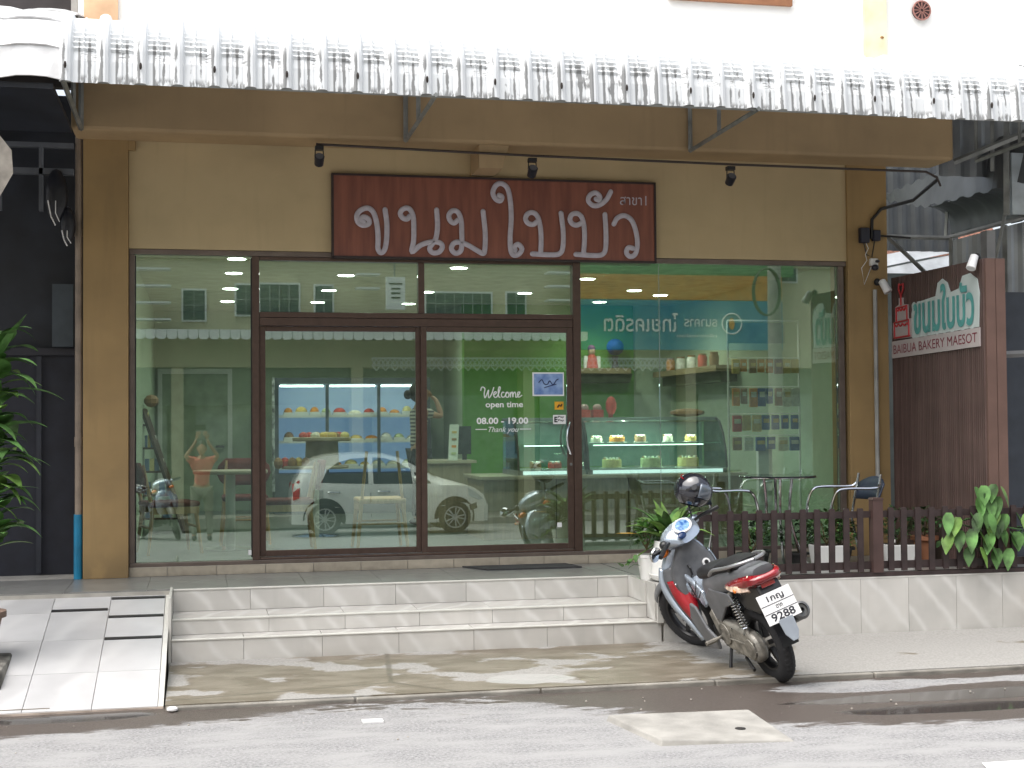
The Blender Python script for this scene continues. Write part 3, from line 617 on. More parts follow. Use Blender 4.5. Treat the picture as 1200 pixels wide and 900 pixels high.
# ------------------------------------------------------------------ conduit and spotlights under the beam
cd = thing('lighting_conduit', 'thin dark conduit running along the bottom edge of the beam above the sign', 'conduit', (2.5,-.44,4.03))
MB().tube([(.93,-.44,4.045),(2.75,-.44,4.010),(4.52,-.44,3.993),(6.40,-.44,3.985),(6.52,-.42,3.94),(6.62,-.3,3.89)],.011,6).build('pipe', mat('conduit_dark',(.05,.035,.03),.6), cd)
MB().tube([(6.55,-.38,3.93),(6.45,-.1,3.78),(6.15,-.06,3.70),(6.06,-.055,3.6),(6.05,-.055,3.42)],.016,6).build('cable', black, cd)
sl = None
for (x, z, lb) in ((.955,4.04,'small black spotlight hanging above the left end of the wooden sign'),(2.75,4.0,'small black spotlight hanging above the middle of the wooden sign'),(4.53,3.985,'small black spotlight to the right of the wooden sign')):
    if sl is None:
        sl = thing('spotlight', lb, 'spotlight', (x,-.44,z), group='black spotlights along the conduit')
        MB().box(-.035,.035,-.03,.03,-.045,-.012).build('base', black, sl, local=True)
        MB().tube([(-.032,0,-.04),(-.036,0,-.12)],.005,5).tube([(.032,0,-.04),(.036,0,-.12)],.005,5).build('yoke', black, sl, local=True)
        h = MB().lathe([(.028,-.05),(.038,-.045),(.042,.04),(.034,.045)],14,m=Matrix.Translation((0,0,-.125))@Matrix.Rotation(R(55),4,'X')).build('lamp_head', mat('spot_black',(.025,.025,.035),.3), sl, local=True, smooth=True)
        MB().lathe([(.032,.046),(.032,.05)],14,m=Matrix.Translation((0,0,-.125))@Matrix.Rotation(R(55),4,'X')).build('lens', mat('spot_lens',(.15,.15,.17),.15), h, local=True)
        o = sl
    else: o = copy_tree(sl); o.location = (x,-.44,z)
    o['label'] = lb

# ------------------------------------------------------------------ brown slatted sign wall at right, seen edge on
sw = thing('slatted_sign_wall', 'brown slatted board wall carrying the bakery logo, standing out towards the street', 'wall', (6.3,-.9,PZ))
slat_m = mat('slat_brown', (.125,.08,.072), .5, var=.1, scale=4, rand=.2); slat_e = mat('slat_end_brown', (.135,.078,.062), .5, var=.08)
Y0, Y1 = -1.63, -.035
MB().box(6.265,6.42,Y0+.004,Y1,PZ,3.06).build('core', mat('core_dark',(.05,.03,.028),.8), sw)
ny = 52
for i in range(ny):
    a = Y0+(Y1-Y0)*i/ny; b_ = Y0+(Y1-Y0)*(i+1)/ny
    MB().box(6.25,6.267,a+.006,b_-.006,PZ,3.06).build('slat', slat_m, sw)
for a,b_ in ((6.255,6.34),(6.345,6.43)): MB().box(a,b_,Y0-.018,Y0,PZ,3.06).build('end_board', slat_e, sw)
# logo on the wall: x axis along -y (towards street), so text reads from the street
def LP(mb): 
    M4 = Matrix(((0,0,0,6.192),(-1,0,0,0),(0,0,1,0),(0,0,0,1)))
    M4 = Matrix(((0,1,0,6.248),(-1,0,0,-.01),(0,0,1,0),(0,0,0,1)))
    mb.v = [tuple(M4 @ Vector(v)) for v in mb.v]; return mb
lg = thing('bakery_logo_sign', 'cut out bakery logo sign with a red cake drawing on the slatted wall', 'sign', (6.24,-.8,2.52))
pale = mat('logo_pale', (.55,.62,.60), .5, var=.03); pinkish = mat('logo_panel_grey', (.48,.43,.42), .5, var=.03); cred = mat('logo_red', (.50,.04,.045), .5); tealm = mat('logo_teal', (.10,.35,.33), .5); dred = mat('logo_dark_red', (.22,.03,.05), .5)
# strip with the shop name; u runs 0.05 .. 1.56 (distance from the shop wall)
LP(MB().prism([(.05,2.315),(1.56,2.345),(1.56,2.50),(.05,2.47)],'y',-.012,0)).build('panel', pinkish, lg)
t = text_mb('BAIBUA BAKERY MAESOT', 1.44, .082); place(t,(.085,-.014,2.352),(1,0,.02)); LP(t).build('lettering', dred, lg, fix=False)
for off, mt_l, yy, nm in ((.055, pale, -.010,'backing'),(.028, tealm, -.016,'lettering')):
    t = text_mb('ขนมใบบัว', 1.10 if off > .05 else 1.02, .46 if off > .05 else .40, off=off); place(t,(.43 if off > .05 else .47, yy, 2.475 if off > .05 else 2.505),(1,0,.02))
    LP(t).build(nm, mt_l, lg, fix=False)
LP(MB().prism([(.43,2.48),(1.54,2.505),(1.56,2.78),(1.53,2.90),(1.42,2.96),(1.30,2.95),(1.24,2.85),(1.10,2.83),(1.05,2.92),(.97,2.96),(.89,2.93),(.85,2.82),(.60,2.80),(.46,2.78),(.42,2.70)],'y',-.008,0)).build('white_backing', pale, lg)
cake = MB().prism([(.08,2.49),(.42,2.49),(.42,2.66),(.36,2.66),(.36,2.79),(.27,2.80),(.27,2.86),(.19,2.86),(.19,2.80),(.12,2.78),(.12,2.64),(.07,2.64)],'y',-.010,0)
LP(cake).build('cake_backing', pinkish, lg)
ck = MB()
for P in ([(.10,2.50),(.40,2.505)],[(.11,2.51),(.11,2.64),(.38,2.65),(.38,2.51)],[(.15,2.65),(.15,2.77),(.35,2.78),(.35,2.65)]):
    ck.tube([(a,-.014,b_) for a,b_ in P], .009, 6)
for x0,x1,z0 in ((.11,.38,2.63),(.15,.35,2.77)):
    P = [(x0+(x1-x0)*i/16, -.014, z0-.028*abs(math.sin(math.pi*i/16*3.5))) for i in range(17)]; ck.tube(P,.008,6)
ck.tube([(.24,-.014,2.79),(.24,-.014,2.88),(.20,-.014,2.94),(.21,-.014,2.99),(.25,-.014,2.975),(.285,-.014,2.985),(.29,-.014,2.94),(.24,-.014,2.88)],.009,6)
LP(ck).build('cake_outline', cred, lg)
# lamps, camera and box on the column
def white_spot(loc, rz_, lb):
    t = thing('sign_spotlight', lb, 'spotlight', loc, rz_, 'white spotlights of the logo wall')
    MB().tube([(0,.07,.03),(0,.05,.0),(0,0,0)],.014,6).ell((0,.06,.02),(.03,.03,.035),10).build('bracket', black, t, local=True)
    h = MB().lathe([(.02,-.06),(.034,-.05),(.04,.07),(.036,.075)],14,m=Matrix.Rotation(R(150),4,'X')@Matrix.Translation((0,0,.02))).build('lamp_head', white_p, t, local=True, smooth=True); return t
white_spot((6.13,-.12,3.0), R(40), 'white spotlight on the brown column aimed at the logo')
white_spot((6.20,-1.56,3.06), R(-60), 'white spotlight on the street end of the slatted wall')
cc = thing('security_camera', 'small white security camera on the brown column under the cables', 'camera', (6.08,-.03,3.18))
MB().box(6.03,6.11,-.075,-.03,3.17,3.24).build('housing', white_p, cc, bevel=.012)
MB().ell((6.06,-.10,3.15),(.035,.035,.03),12).ell((6.09,-.09,3.21),(.02,.03,.015),8).build('lens', mat('spot_black',(.02,.02,.03),.3), cc, smooth=True)
jb = thing('junction_box', 'dark junction box with dangling cables at the top of the right column', 'box', (6.0,-.05,3.45))
MB().box(5.93,6.02,-.09,-.031,3.38,3.52).box(6.06,6.13,-.09,-.031,3.40,3.50).build('housing', mat('box_navy',(.02,.022,.04),.5), jb, bevel=.008)
MB().tube([(5.97,-.06,3.38),(6.0,-.06,3.27),(6.05,-.06,3.25),(6.08,-.06,3.4)],.006,5).tube([(6.13,-.06,3.45),(6.3,-.08,3.44),(6.42,-.10,3.43)],.009,5).build('cable', black, jb)
MB().tube([(5.99,-.05,3.40),(6.01,-.07,3.33),(5.98,-.07,3.27),(6.0,-.06,3.22),(5.955,-.04,3.15),(5.98,-.04,3.0),(6.05,-.04,3.16)],.004,5).build('cable', white_p, jb)
MB().box(6.345,6.375,-.2,.3,PZ,2.95).build
tag(MB().tube([(6.075,-.06,PZ),(6.075,-.06,2.95)],.02,8).build('downpipe', mat('pale_pipe',(.36,.36,.34),.5)), 'thin pale grey pipe standing beside the slatted wall', 'pipe')

# ------------------------------------------------------------------ metal lean-to at right
lt = thing('metal_lean_to', 'grey corrugated metal lean-to with steel frame beyond the slatted wall', 'lean-to', (8,1,3.5))
def corr(x0,x1,y0,y1,z0,z1,per,amp,axis,name='sheet',mt=galv):
    # corrugated sheet spanned by x; waves along axis
    rows = []
    if axis == 'x':       # wall in xz at y
        n = int((x1-x0)/per*4); 
        for q in (0,1): rows.append([(x0+(x1-x0)*i/n, y0+(amp if i%4 in (1,2) else 0), z0 if q==0 else z1) for i in range(n+1)])
    elif axis == 'y':     # wall in yz at x
        n = int((y1-y0)/per*4)
        for q in (0,1): rows.append([(x0+(amp if i%4 in (1,2) else 0), y0+(y1-y0)*i/n, z0 if q==0 else z1) for i in range(n+1)])
    elif axis == 'r':     # roof: ribs run along y, slope z0->z1 over y0->y1
        n = int((x1-x0)/per*4)
        for q in (0,1): rows.append([(x0+(x1-x0)*i/n, y0 if q==0 else y1, (z0 if q==0 else z1)+(amp if i%4 in (1,2) else 0)) for i in range(n+1)])
    o = MB().grid(rows).build(name, mt, lt, fix=False); md = o.modifiers.new('thick','SOLIDIFY'); md.thickness = .003; return o
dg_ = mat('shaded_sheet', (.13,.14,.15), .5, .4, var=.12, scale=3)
corr(6.72,9.5,-.1,0,4.02,4.6,.22,.03,'x')                       # front face beside the beam
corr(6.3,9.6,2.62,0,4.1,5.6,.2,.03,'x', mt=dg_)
def strip(A, B, nm, mt_, n=48, amp=.025, per=4):
    """sheet between two edges, ribbed along its length"""
    def at(Pl, t):
        k = min(int(t*(len(Pl)-1)), len(Pl)-2); f = t*(len(Pl)-1)-k; return Vector(Pl[k]).lerp(Vector(Pl[k+1]), f)
    rows = []
    for i in range(n+1):
        off = Vector((0,0,amp if i%per in (1,2) else 0)); a_, b_ = at(A,i/n), at(B,i/n); rows.append([tuple(a_+off), tuple(a_.lerp(b_,.5)+off), tuple(b_+off)])
    o = MB().grid(rows).build(nm, mt_, lt, fix=False); md = o.modifiers.new('thick','SOLIDIFY'); md.thickness = .004
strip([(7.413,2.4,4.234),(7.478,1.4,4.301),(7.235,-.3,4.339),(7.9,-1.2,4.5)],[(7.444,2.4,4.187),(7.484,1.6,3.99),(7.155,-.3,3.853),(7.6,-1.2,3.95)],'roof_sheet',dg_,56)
rows = []
hl_ = [(7.468,1.5,3.975),(7.605,1.5,3.933),(7.702,1.5,3.836),(7.729,1.5,3.674)]; hr_ = [(7.62,-.2,4.01),(7.787,-.2,3.981),(7.906,-.2,3.883),(7.977,-.2,3.698)]
for i in range(37):
    t_ = i/36; off = .02 if i%6 in (0,1) else 0; rows.append([tuple(Vector(a_).lerp(Vector(b_),t_)+Vector((off,0,off))) for a_,b_ in zip(smoothline(hl_,4),smoothline(hr_,4))])
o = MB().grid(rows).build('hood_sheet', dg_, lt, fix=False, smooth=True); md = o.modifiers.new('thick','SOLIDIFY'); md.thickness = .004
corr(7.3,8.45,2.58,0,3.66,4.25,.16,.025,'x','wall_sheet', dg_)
n_ = 60; rows = [[],[]]
for i in range(n_+1):
    x = 6.95+2.4*i/n_; rows[0].append((x,.12+(.02 if i%4 in (1,2) else 0),2.0)); rows[1].append((x,.12+(.02 if i%4 in (1,2) else 0),3.44+.26*(x-6.95)))
o = MB().grid(rows).build('wall_sheet', galv, lt, fix=False); md = o.modifiers.new('thick','SOLIDIFY'); md.thickness = .004
for P_, r_ in (([(6.205,.1,3.467),(6.906,.1,3.465),(7.857,.1,3.723),(9,.1,4.0)],.022),([(6.266,.05,3.462),(6.669,.05,3.108),(6.8,.05,3.0)],.022),([(6.933,.08,3.466),(6.925,.08,2.6)],.022),([(7.648,1.4,3.973),(7.623,1.4,3.658)],.02),([(7.458,0,3.699),(7.334,0,3.2)],.02),([(7.184,-.5,4.60),(7.167,-.5,3.602)],.035),([(7.038,-.5,4.6),(7.029,-.5,4.0)],.022),([(6.704,-.4,4.09),(7.293,-.8,4.341),(8.2,-1.4,4.72)],.028),([(7.5,.08,2.0),(7.5,.08,3.6)],.03)):
    MB().tube(P_,r_,4).build('frame_bar', steel, lt)
MB().box(7.21,7.8,-.52,-.49,3.61,4.17).build('pale_panel', mat('pale_blue_panel',(.50,.56,.60),.5), lt)
# back lane seen past the column
bl = thing('rear_tin_roof', 'striped tin roofs and red tiles seen in the gap behind the right column', 'roof', (8,4,3))
for (z0,z1,y0,y1) in ((3.30,3.46,2.80,2.95),(3.46,3.62,2.95,3.1)):
    MB().add([(7.4,y0,z0),(9.6,y0,z0+.45),(9.6,y1,z1+.42),(7.4,y1,z1-.02)],[(0,1,2,3)]).build('tin_sheet', mat('tin_bright',(.55,.58,.60),.4,.3), bl, fix=False)
MB().add([(7.3,3.3,3.55),(9.5,3.3,3.80),(9.5,3.8,4.3),(7.3,3.8,4.1)],[(0,1,2,3)]).build('tiled_part', mat('roof_tile_red',(.33,.15,.1),.8,var=.4,scale=30), bl, fix=False)
MB().box(7.0,11,4.5,4.6,.4,3.9).box(7.2,11,2.7,2.78,.4,3.42).build('wall', mat('rear_wall',(.12,.14,.14),.7), bl)
# strip at the right edge: neighbour's post and blue door
nb = thing('neighbour_booth', 'grey steel post and blue panelled booth at the far right beyond the slatted wall', 'booth', (7.2,-.6,PZ))
MB().box(6.72,6.80,-.9,-.8,.5,3.4).build('post', mat('post_grey',(.25,.25,.25),.5), nb)
MB().box(6.76,7.6,-.5,-.4,.5,2.9).build('panel', mat('booth_dark',(.05,.06,.08),.4), nb)
MB().box(6.78,6.85,-.53,-.502,2.0,2.75).build('blue_trim', mat('booth_blue',(.03,.13,.40),.4), nb)
MB().box(6.76,6.88,-.53,-.502,1.0,1.7).build('grey_plate', mat('booth_grey',(.22,.24,.25),.4), nb)
MB().lathe([(.0,0),(.035,0),(.035,.01)],14,m=Matrix.Translation((6.84,-.535,1.55))@Matrix.Rotation(R(90),4,'X')).build('round_badge', white_p, nb)
MB().tube([(6.62,-.88,2.3),(7.6,-1.1,2.34)],.03,4).build('rail', mat('post_grey',(.25,.25,.25),.5), nb)

# ------------------------------------------------------------------ picket fence
fc = thing('picket_fence', 'dark brown wooden picket fence standing on the low marble wall', 'fence', (5.2,-1.66,PZ))
FY = -1.66
MB().box(3.72,7.3,FY-.04,FY+.03,PZ+.003,PZ+.035).build('base_rail', fence_m, fc)
MB().box(3.74,7.3,FY-.012,FY+.008,.565,.625).build('rail', fence_m, fc); MB().box(3.74,7.3,FY-.012,FY+.008,.972,1.025).build('rail', fence_m, fc)
px = [3.765,3.886,4.008,4.13,4.25,4.37,4.49,4.612,4.733,4.855,4.978,5.100,5.361,5.475,5.597,5.716,5.838,5.96,6.08,6.201,6.323,6.445,6.567,6.69,6.81,6.93,7.05,7.17]
pm = None
for i, x in enumerate(px):
    if pm is None:
        P = MB().prism([(-.024,0),(.024,0),(.024,.49),(.018,.50),(-.018,.50),(-.024,.49)],'y',-.031,-.0125).build('picket', fence_m, fc, local=True); pm = P
    else: P = pm.copy(); col.objects.link(P)
    P.parent = fc; P.location = (x-5.2, FY+1.66+.0, .045+random.uniform(-.003,.003)); P.rotation_euler = (0,R(random.uniform(-.4,.4)),0)
MB().box(5.195,5.28,FY-.055,FY+.02,PZ+.036,1.115).prism([(5.19,1.115),(5.285,1.115),(5.275,1.13),(5.20,1.13)],'y',FY-.06,FY+.025).build('post', mat('fence_post_brown',(.075,.042,.038),.5), fc)

# ------------------------------------------------------------------ potted plants
def pot_box(x,y,w_,h_,lb,plants,mt=white_pl,grp='white square planters behind the fence'):
    t = thing('planter', lb, 'planter', (x,y,PZ), group=grp)
    k = .8
    MB().add([(-w_*k/2,-w_*k/2,0),(w_*k/2,-w_*k/2,0),(w_*k/2,w_*k/2,0),(-w_*k/2,w_*k/2,0),(-w_/2,-w_/2,h_),(w_/2,-w_/2,h_),(w_/2,w_/2,h_),(-w_/2,w_/2,h_)],[(0,3,2,1),(0,1,5,4),(1,2,6,5),(2,3,7,6),(3,0,4,7),(4,5,6,7)]).build('pot', mt, t, local=True, bevel=.006)
    MB().box(-w_*.44,w_*.44,-w_*.44,w_*.44,h_-.02,h_+.003).build('soil', soil, t, local=True)
    return t
def bush(name, lb, cat, x, y, z, rx, rz_, n, L, W, mt, seed, grp=None, ry=None, par=None, stems=6):
    rnd = random.Random(seed); t = thing(name, lb, cat, (x,y,z), group=grp); ry = ry or rx
    st = MB(); mb = MB()
    for k in range(stems):
        a = rnd.uniform(0,6.28); st.tube([(0,0,0),(rx*.4*math.cos(a),ry*.4*math.sin(a),rz_*.6),(rx*.7*math.cos(a),ry*.7*math.sin(a),rz_*1.2)],.005,5)
    st.build('stem', mat('stem_brown',(.12,.09,.04),.8), t, local=True)
    for k in range(n):
        a = rnd.uniform(0,6.28); e = rnd.uniform(-.8,1); q = rnd.uniform(.45,1)**.5; c_ = math.sqrt(max(0,1-e*e))
        p = (rx*q*c_*math.cos(a), ry*q*c_*math.sin(a), rz_+rz_*q*e)
        d = (math.cos(a)+rnd.uniform(-.7,.7), math.sin(a)+rnd.uniform(-.7,.7), rnd.uniform(-.3,1))
        s_ = rnd.uniform(.7,1.2); leaf(mb, p, d, L*s_, W*s_, .5, .3, 0, 3)
    mb.build('foliage', mt, t, local=True, smooth=True, fix=False); return t
def strap(name, lb, cat, loc, n, L, W, mt, seed, up_=.8, droop=1.6, grp=None):
    rnd = random.Random(seed); t = thing(name, lb, cat, loc, group=grp); 
    for k in range(n):
        mb = MB(); a = k*2.4+rnd.uniform(-.3,.3); e = rnd.uniform(up_*.4,up_*1.6); s_ = rnd.uniform(.75,1.15)
        leaf(mb, (.02*math.cos(a),.02*math.sin(a),0), (math.cos(a),math.sin(a),e), L*s_, W*rnd.uniform(.8,1.2), droop*rnd.uniform(.6,1.2), .35, 0, 9)
        mb.build('leaf', mt if rnd.random()<.7 else leaf_m, t, local=True, smooth=True, fix=False)
    return t
pot_box(5.13,-1.0,.24,.20,'white square planter behind the pickets, near the chrome table',None)
pot_box(5.77,-1.0,.24,.19,'white square planter just right of the thick fence post',None)
bush('potted_shrub','leafy green shrub in the white planter near the chrome table','plant',5.13,-1.0,PZ+.20,.15,.15,260,.05,.028,leaf_m,1,'shrubs behind the picket fence')
bush('potted_shrub','leafy green shrub in the white planter right of the thick fence post','plant',5.77,-1.0,PZ+.19,.14,.16,240,.05,.028,leaf_d,2,'shrubs behind the picket fence')
def round_pot(x,y,r,h_,lb,mt,grp=None,z=PZ,rim=.02):
    t = thing('flower_pot', lb, 'plant pot', (x,y,z), group=grp)
    MB().lathe([(r*.62,0),(r*.66,.01),(r*.95,h_*.86),(r+rim,h_*.87),(r+rim,h_),(r*.9,h_),(r*.86,h_*.93)],20).build('pot', mt, t, local=True, smooth=True)
    MB().lathe([(r*.86,h_*.86),(r*.84,h_*.94)],16).build('soil', soil, t, local=True); return t
dpot = mat('dark_pot', (.03,.03,.03), .5)
for x,y,r,h_,lb,mt,hs,sd,lm in ((4.42,-1.1,.11,.16,'black pot with a bushy green plant right behind the motorcycle seat',dpot,.17,3,leaf_m),(4.62,-.75,.10,.15,'black pot with a small shrub under the chrome table',dpot,.15,4,leaf_d),(4.98,-.75,.08,.12,'black pot with a thin shrub beside the white planter',dpot,.14,5,leaf_d),(5.35,-.8,.10,.16,'black pot with a shrub hidden behind the thick fence post',dpot,.13,6,leaf_m),(6.05,-.95,.10,.25,'terracotta pot behind the pickets below the slatted wall',terra,.12,8,leaf_d)):
    round_pot(x,y,r,h_,lb,mt,'pots behind the picket fence')
    bush('potted_shrub', lb.replace('black pot with a','green foliage of the').replace('terracotta pot','dark green shrub in the terracotta pot') ,'plant',x,y,PZ+h_,.15,hs,230,.05,.028,lm,sd,'shrubs behind the picket fence')
dl = MB(); leaf(dl,(5.90,-1.05,PZ+.2),(.2,-.2,-.6),.16,.05,.3); leaf(dl,(5.93,-1.05,PZ+.22),(-.1,-.3,-.7),.14,.05,.2)
tag(dl.build('withered_leaves', mat('dry_leaf',(.45,.22,.07),.8,var=.3), fix=False), 'withered orange leaves hanging beside the terracotta pot', 'plant')
# broad leaved vine hanging over the fence
vn = thing('hanging_vine', 'broad leaved green vine growing over the fence under the slatted wall', 'plant', (6.35,-1.55,PZ+.3)); rnd = random.Random(12)
VS = [(6.10,1.20),(6.18,1.21),(6.27,1.22),(6.33,1.20),(6.14,1.12),(6.24,1.12),(6.31,1.12),(6.20,1.04),(6.28,1.02),(6.22,.95),(6.33,.96)]+[(5.86+.085*i+rnd.uniform(-.02,.02), .99-.13*j-(.02 if i%2 else 0)+rnd.uniform(-.03,.03)) for i in range(9) for j in range(3) if not (j==2 and i in (0,7,8)) and not (i==1 and j>1)]
for k,(x,z) in enumerate(VS):
    mb = MB(); y = -1.70-rnd.random()*.06 if k > 10 else -1.69
    leaf(mb,(x,y,z),(rnd.uniform(-.45,.45),-.30,-1.0),rnd.uniform(.15,.21),rnd.uniform(.085,.11),.25,.25,0,6,.06)
    mb.build('leaf', leaf_m if rnd.random()<.8 else leaf_l, vn, smooth=True, fix=False)
for k in range(34):
    mb = MB(); leaf(mb,(5.86+rnd.random()*.75,-1.60+rnd.random()*.08,.72+rnd.random()*.33),(rnd.uniform(-.8,.8),-.3,rnd.uniform(-1,.2)),rnd.uniform(.12,.18),rnd.uniform(.06,.09),.4,.3,0,5,.06); mb.build('leaf', leaf_d, vn, smooth=True, fix=False)
MB().tube([(6.1,-1.5,PZ+.1),(6.15,-1.68,.9),(6.17,-1.72,1.15)],.007,5).tube([(6.4,-1.5,PZ+.1),(6.35,-1.7,.8),(6.1,-1.72,.95)],.007,5).tube([(6.4,-1.5,PZ+.2),(6.5,-1.72,.85),(6.2,-1.73,.9)],.006,5).build('stem', leaf_d, vn)
o = round_pot(6.55,-1.35,.12,.22,'pale rimmed clay pot half hidden by the vine leaves',mat('clay_pot',(.33,.2,.14),.8),'pots behind the picket fence')
# white pots beside the steps
t = thing('flower_pot','large white tapered pot with saucer standing beside the steps','plant pot',(3.58,-1.50,PZ+.03),group='white pots beside the steps')
MB().lathe([(.150,0),(.152,.02),(.128,.27),(.13,.285),(.118,.285),(.112,.25)],28).build('pot', white_pl, t, local=True, smooth=True); MB().lathe([(.115,.24),(.112,.262)],16).build('soil', soil, t, local=True)
sc_ = thing('pot_saucer','white saucer under the large white pot by the steps','saucer',(3.58,-1.50,PZ))
MB().lathe([(.115,0),(.150,.02),(.165,.055),(.158,.058),(.135,.026)],28).build('bowl', white_pl, sc_, local=True, smooth=True)
round_pot(3.44,-1.36,.085,.20,'small white embossed pot tucked behind the large white pot',white_pl,'white pots beside the steps',PZ,.0)
strap('strap_leaved_plant','strap leaved green plant in the large white pot','plant',(3.57,-1.50,PZ+.29),34,.40,.075,leaf_l,5,1.7,1.5)
bush('pale_bush','small grey green bush at the left of the white pot','plant',3.42,-1.40,PZ+.24,.10,.12,190,.05,.03,leaf_m,21)
yl = thing('trailing_plant','trailing stem with a yellow leaf beside the top step','plant',(3.35,-1.35,PZ+.2))
MB().tube([(3.5,-1.38,PZ+.3),(3.42,-1.4,PZ+.27),(3.36,-1.4,PZ+.36)],.006,5).tube([(3.5,-1.38,PZ+.28),(3.36,-1.4,PZ+.20),(3.25,-1.38,PZ+.12)],.006,5).build('stem', leaf_l, yl)
mb = MB(); leaf(mb,(3.36,-1.4,PZ+.36),(-1,-.1,.1),.20,.06,.1,.2,0,6); leaf(mb,(3.45,-1.42,PZ+.29),(.6,-.3,-.3),.08,.04,.3); mb.build('yellow_leaf', leaf_y, yl, fix=False, smooth=True)
for k,(x,z) in enumerate(((3.25,.15),(3.22,.11),(3.29,.17),(3.27,.09),(3.33,.20),(3.20,.13),(3.3,.12))):
    mb = MB(); leaf(mb,(x,-1.40,PZ+z),(math.cos(k*2),-.5,math.sin(k*2.6)),.065,.045,.4,.2,0,4,.2); mb.build('leaf', leaf_m, yl, fix=False, smooth=True)

# ------------------------------------------------------------------ bistro table and chairs on the porch
tb = thing('bistro_table', 'round dark glass topped table on curved chrome legs behind the fence', 'table', (4.78,-.8,PZ))
MB().lathe([(.318,.768),(.325,.774),(.318,.780)],40).build('table_top', mat('smoked_glass',(.03,.035,.04),.08), tb, local=True, smooth=True)
MB().lathe([(.322,.760),(.328,.763),(.328,.768),(.322,.768)],40).build('rim', chrome, tb, local=True)
for k in range(4):
    a = R(45+90*k+12); c_, s_ = math.cos(a), math.sin(a)
    MB().tube(smoothline([(.12*c_,.12*s_,.765),(.10*c_,.10*s_,.55),(.11*c_,.11*s_,.38),(.19*c_,.19*s_,.12),(.26*c_,.26*s_,.012)],4),.013,8).build('leg', chrome, tb, local=True, smooth=True)
MB().tube([(.105*math.cos(R(57+90*k)),.105*math.sin(R(57+90*k)),.42) for k in range(5)],.008,6).build('ring', chrome, tb, local=True)
def chair(loc, rz_, lb):
    t = thing('bistro_chair', lb, 'chair', loc, rz_, 'chrome armchairs around the bistro table')
    for s_ in (-1,1):
        y = .24*s_
        MB().tube(smoothline([(.25,y,.01),(.22,y,.3),(.20,y,.52),(.15,y,.64),(.05,y,.665),(-.2,y,.665),(-.26,y*.9,.70)],4),.012,8).build('arm_frame', chrome, t, local=True, smooth=True)
        MB().tube([(-.28,y*.9,.01),(-.20,y*.9,.4),(-.27,y*.85,.78)],.012,8).build('leg', chrome, t, local=True, smooth=True)
    rows = [[(x,-.22+.44*j/6,.43-.02*math.sin(math.pi*j/6)) for j in range(7)] for x in (-.2,-.1,0,.1,.22)]
    o = MB().grid(rows).build('seat', black, t, local=True, fix=False); md = o.modifiers.new('thick','SOLIDIFY'); md.thickness = .012
    rows = [[(-.22-.06*z-.05*math.sin(math.pi*j/8), -.23+.46*j/8, .56+.20*z*(1-.3*abs(j/4-1)**2)) for j in range(9)] for z in (0,.33,.66,1)]
    o = MB().grid(rows).build('backrest', mat('chair_navy',(.03,.04,.07),.5), t, local=True, fix=False, smooth=True); md = o.modifiers.new('thick','SOLIDIFY'); md.thickness = .015
    MB().tube([(.21,-.24,.43),(.21,.24,.43)],.01,6).tube([(-.2,-.22,.42),(-.2,.22,.42)],.01,6).build('seat_rail', chrome, t, local=True)
    return t
chair((5.38,-.75,PZ), R(180), 'chrome armchair with dark back at the right of the bistro table')
chair((4.30,-.75,PZ), R(8), 'chrome armchair at the left of the bistro table behind the helmet')

# ------------------------------------------------------------------ left side: dark shop, pipe, plant
dsb = thing('dark_neighbour_shop', 'unlit shop next door with dark shutter under the white tiled awning', 'building', (-2,0,0))
MB().box(-6,-.90,.5,.6,-.1,2.35).build('shutter', mat('shutter_navy',(.018,.02,.032),.6,var=.2), dsb)
MB().box(-6,-.90,.62,.7,2.3,4.6).build('upper_panel', navy, dsb); MB().box(-6,-1.03,.46,.62,2.35,2.41).build('lintel', mat('lintel_dark',(.03,.03,.04),.6), dsb)
MB().box(-6,-.99,-1.93,-.44,4.07,4.11).build('soffit', navy, dsb)
for k in range(6): MB().box(-1.35-.5*k,-1.31-.5*k,.44,.46,.52,2.34).build('shutter_rib', mat('rib_dark',(.028,.032,.045),.5), dsb)
MB().box(-6,-1.01,-.06,.0,3.80,3.85).box(-6,-1.01,-.06,0,4.02,4.06).box(-1.28,-1.25,-.06,0,3.5,4.02).box(-1.6,-1.57,-.06,0,3.5,4.02).build('lattice_bar', mat('lattice_grey',(.11,.12,.14),.5), dsb)
MB().box(-6,-1.0,-.02,.5,.05,PZ-.01).build('shop_step', mat('concrete_plain',(.33,.32,.3),.9), dsb)
MB().box(-1.22,-1.05,.40,.44,2.42,2.95).build('poster', mat('poster_slate',(.07,.09,.11),.5), dsb)
hb = thing('hanging_bags', 'dark bags with their shine put in as white streaks hanging in front of the dark shop', 'bags', (-1.15,-.1,3.4))
for (x,z,s_) in ((-1.14,3.62,1.),(-1.05,3.38,.7)):
    b_ = MB().ell((x,-.10,z),(.09*s_,.05,.22*s_),12).build('bag', mat('bag_black',(.012,.013,.02),.35,bump=.6,bscale=20), hb, smooth=True)
    MB().tube([(x-.06*s_,-.155,z-.05),(x-.035*s_,-.16,z-.18*s_),(x,-.155,z-.25*s_)],.005,5).tube([(x+.0*s_,-.155,z-.05),(x+.0,-.16,z-.15*s_),(x+.03,-.155,z-.22*s_)],.004,5).build('bag_glint', white_p, b_)  # white tubes stand in for glints on the plastic
aw2 = thing('rolled_canvas', 'sagging beige canvas at the left edge above the dark doorway', 'canvas', (-1.45,-1.5,3.8))
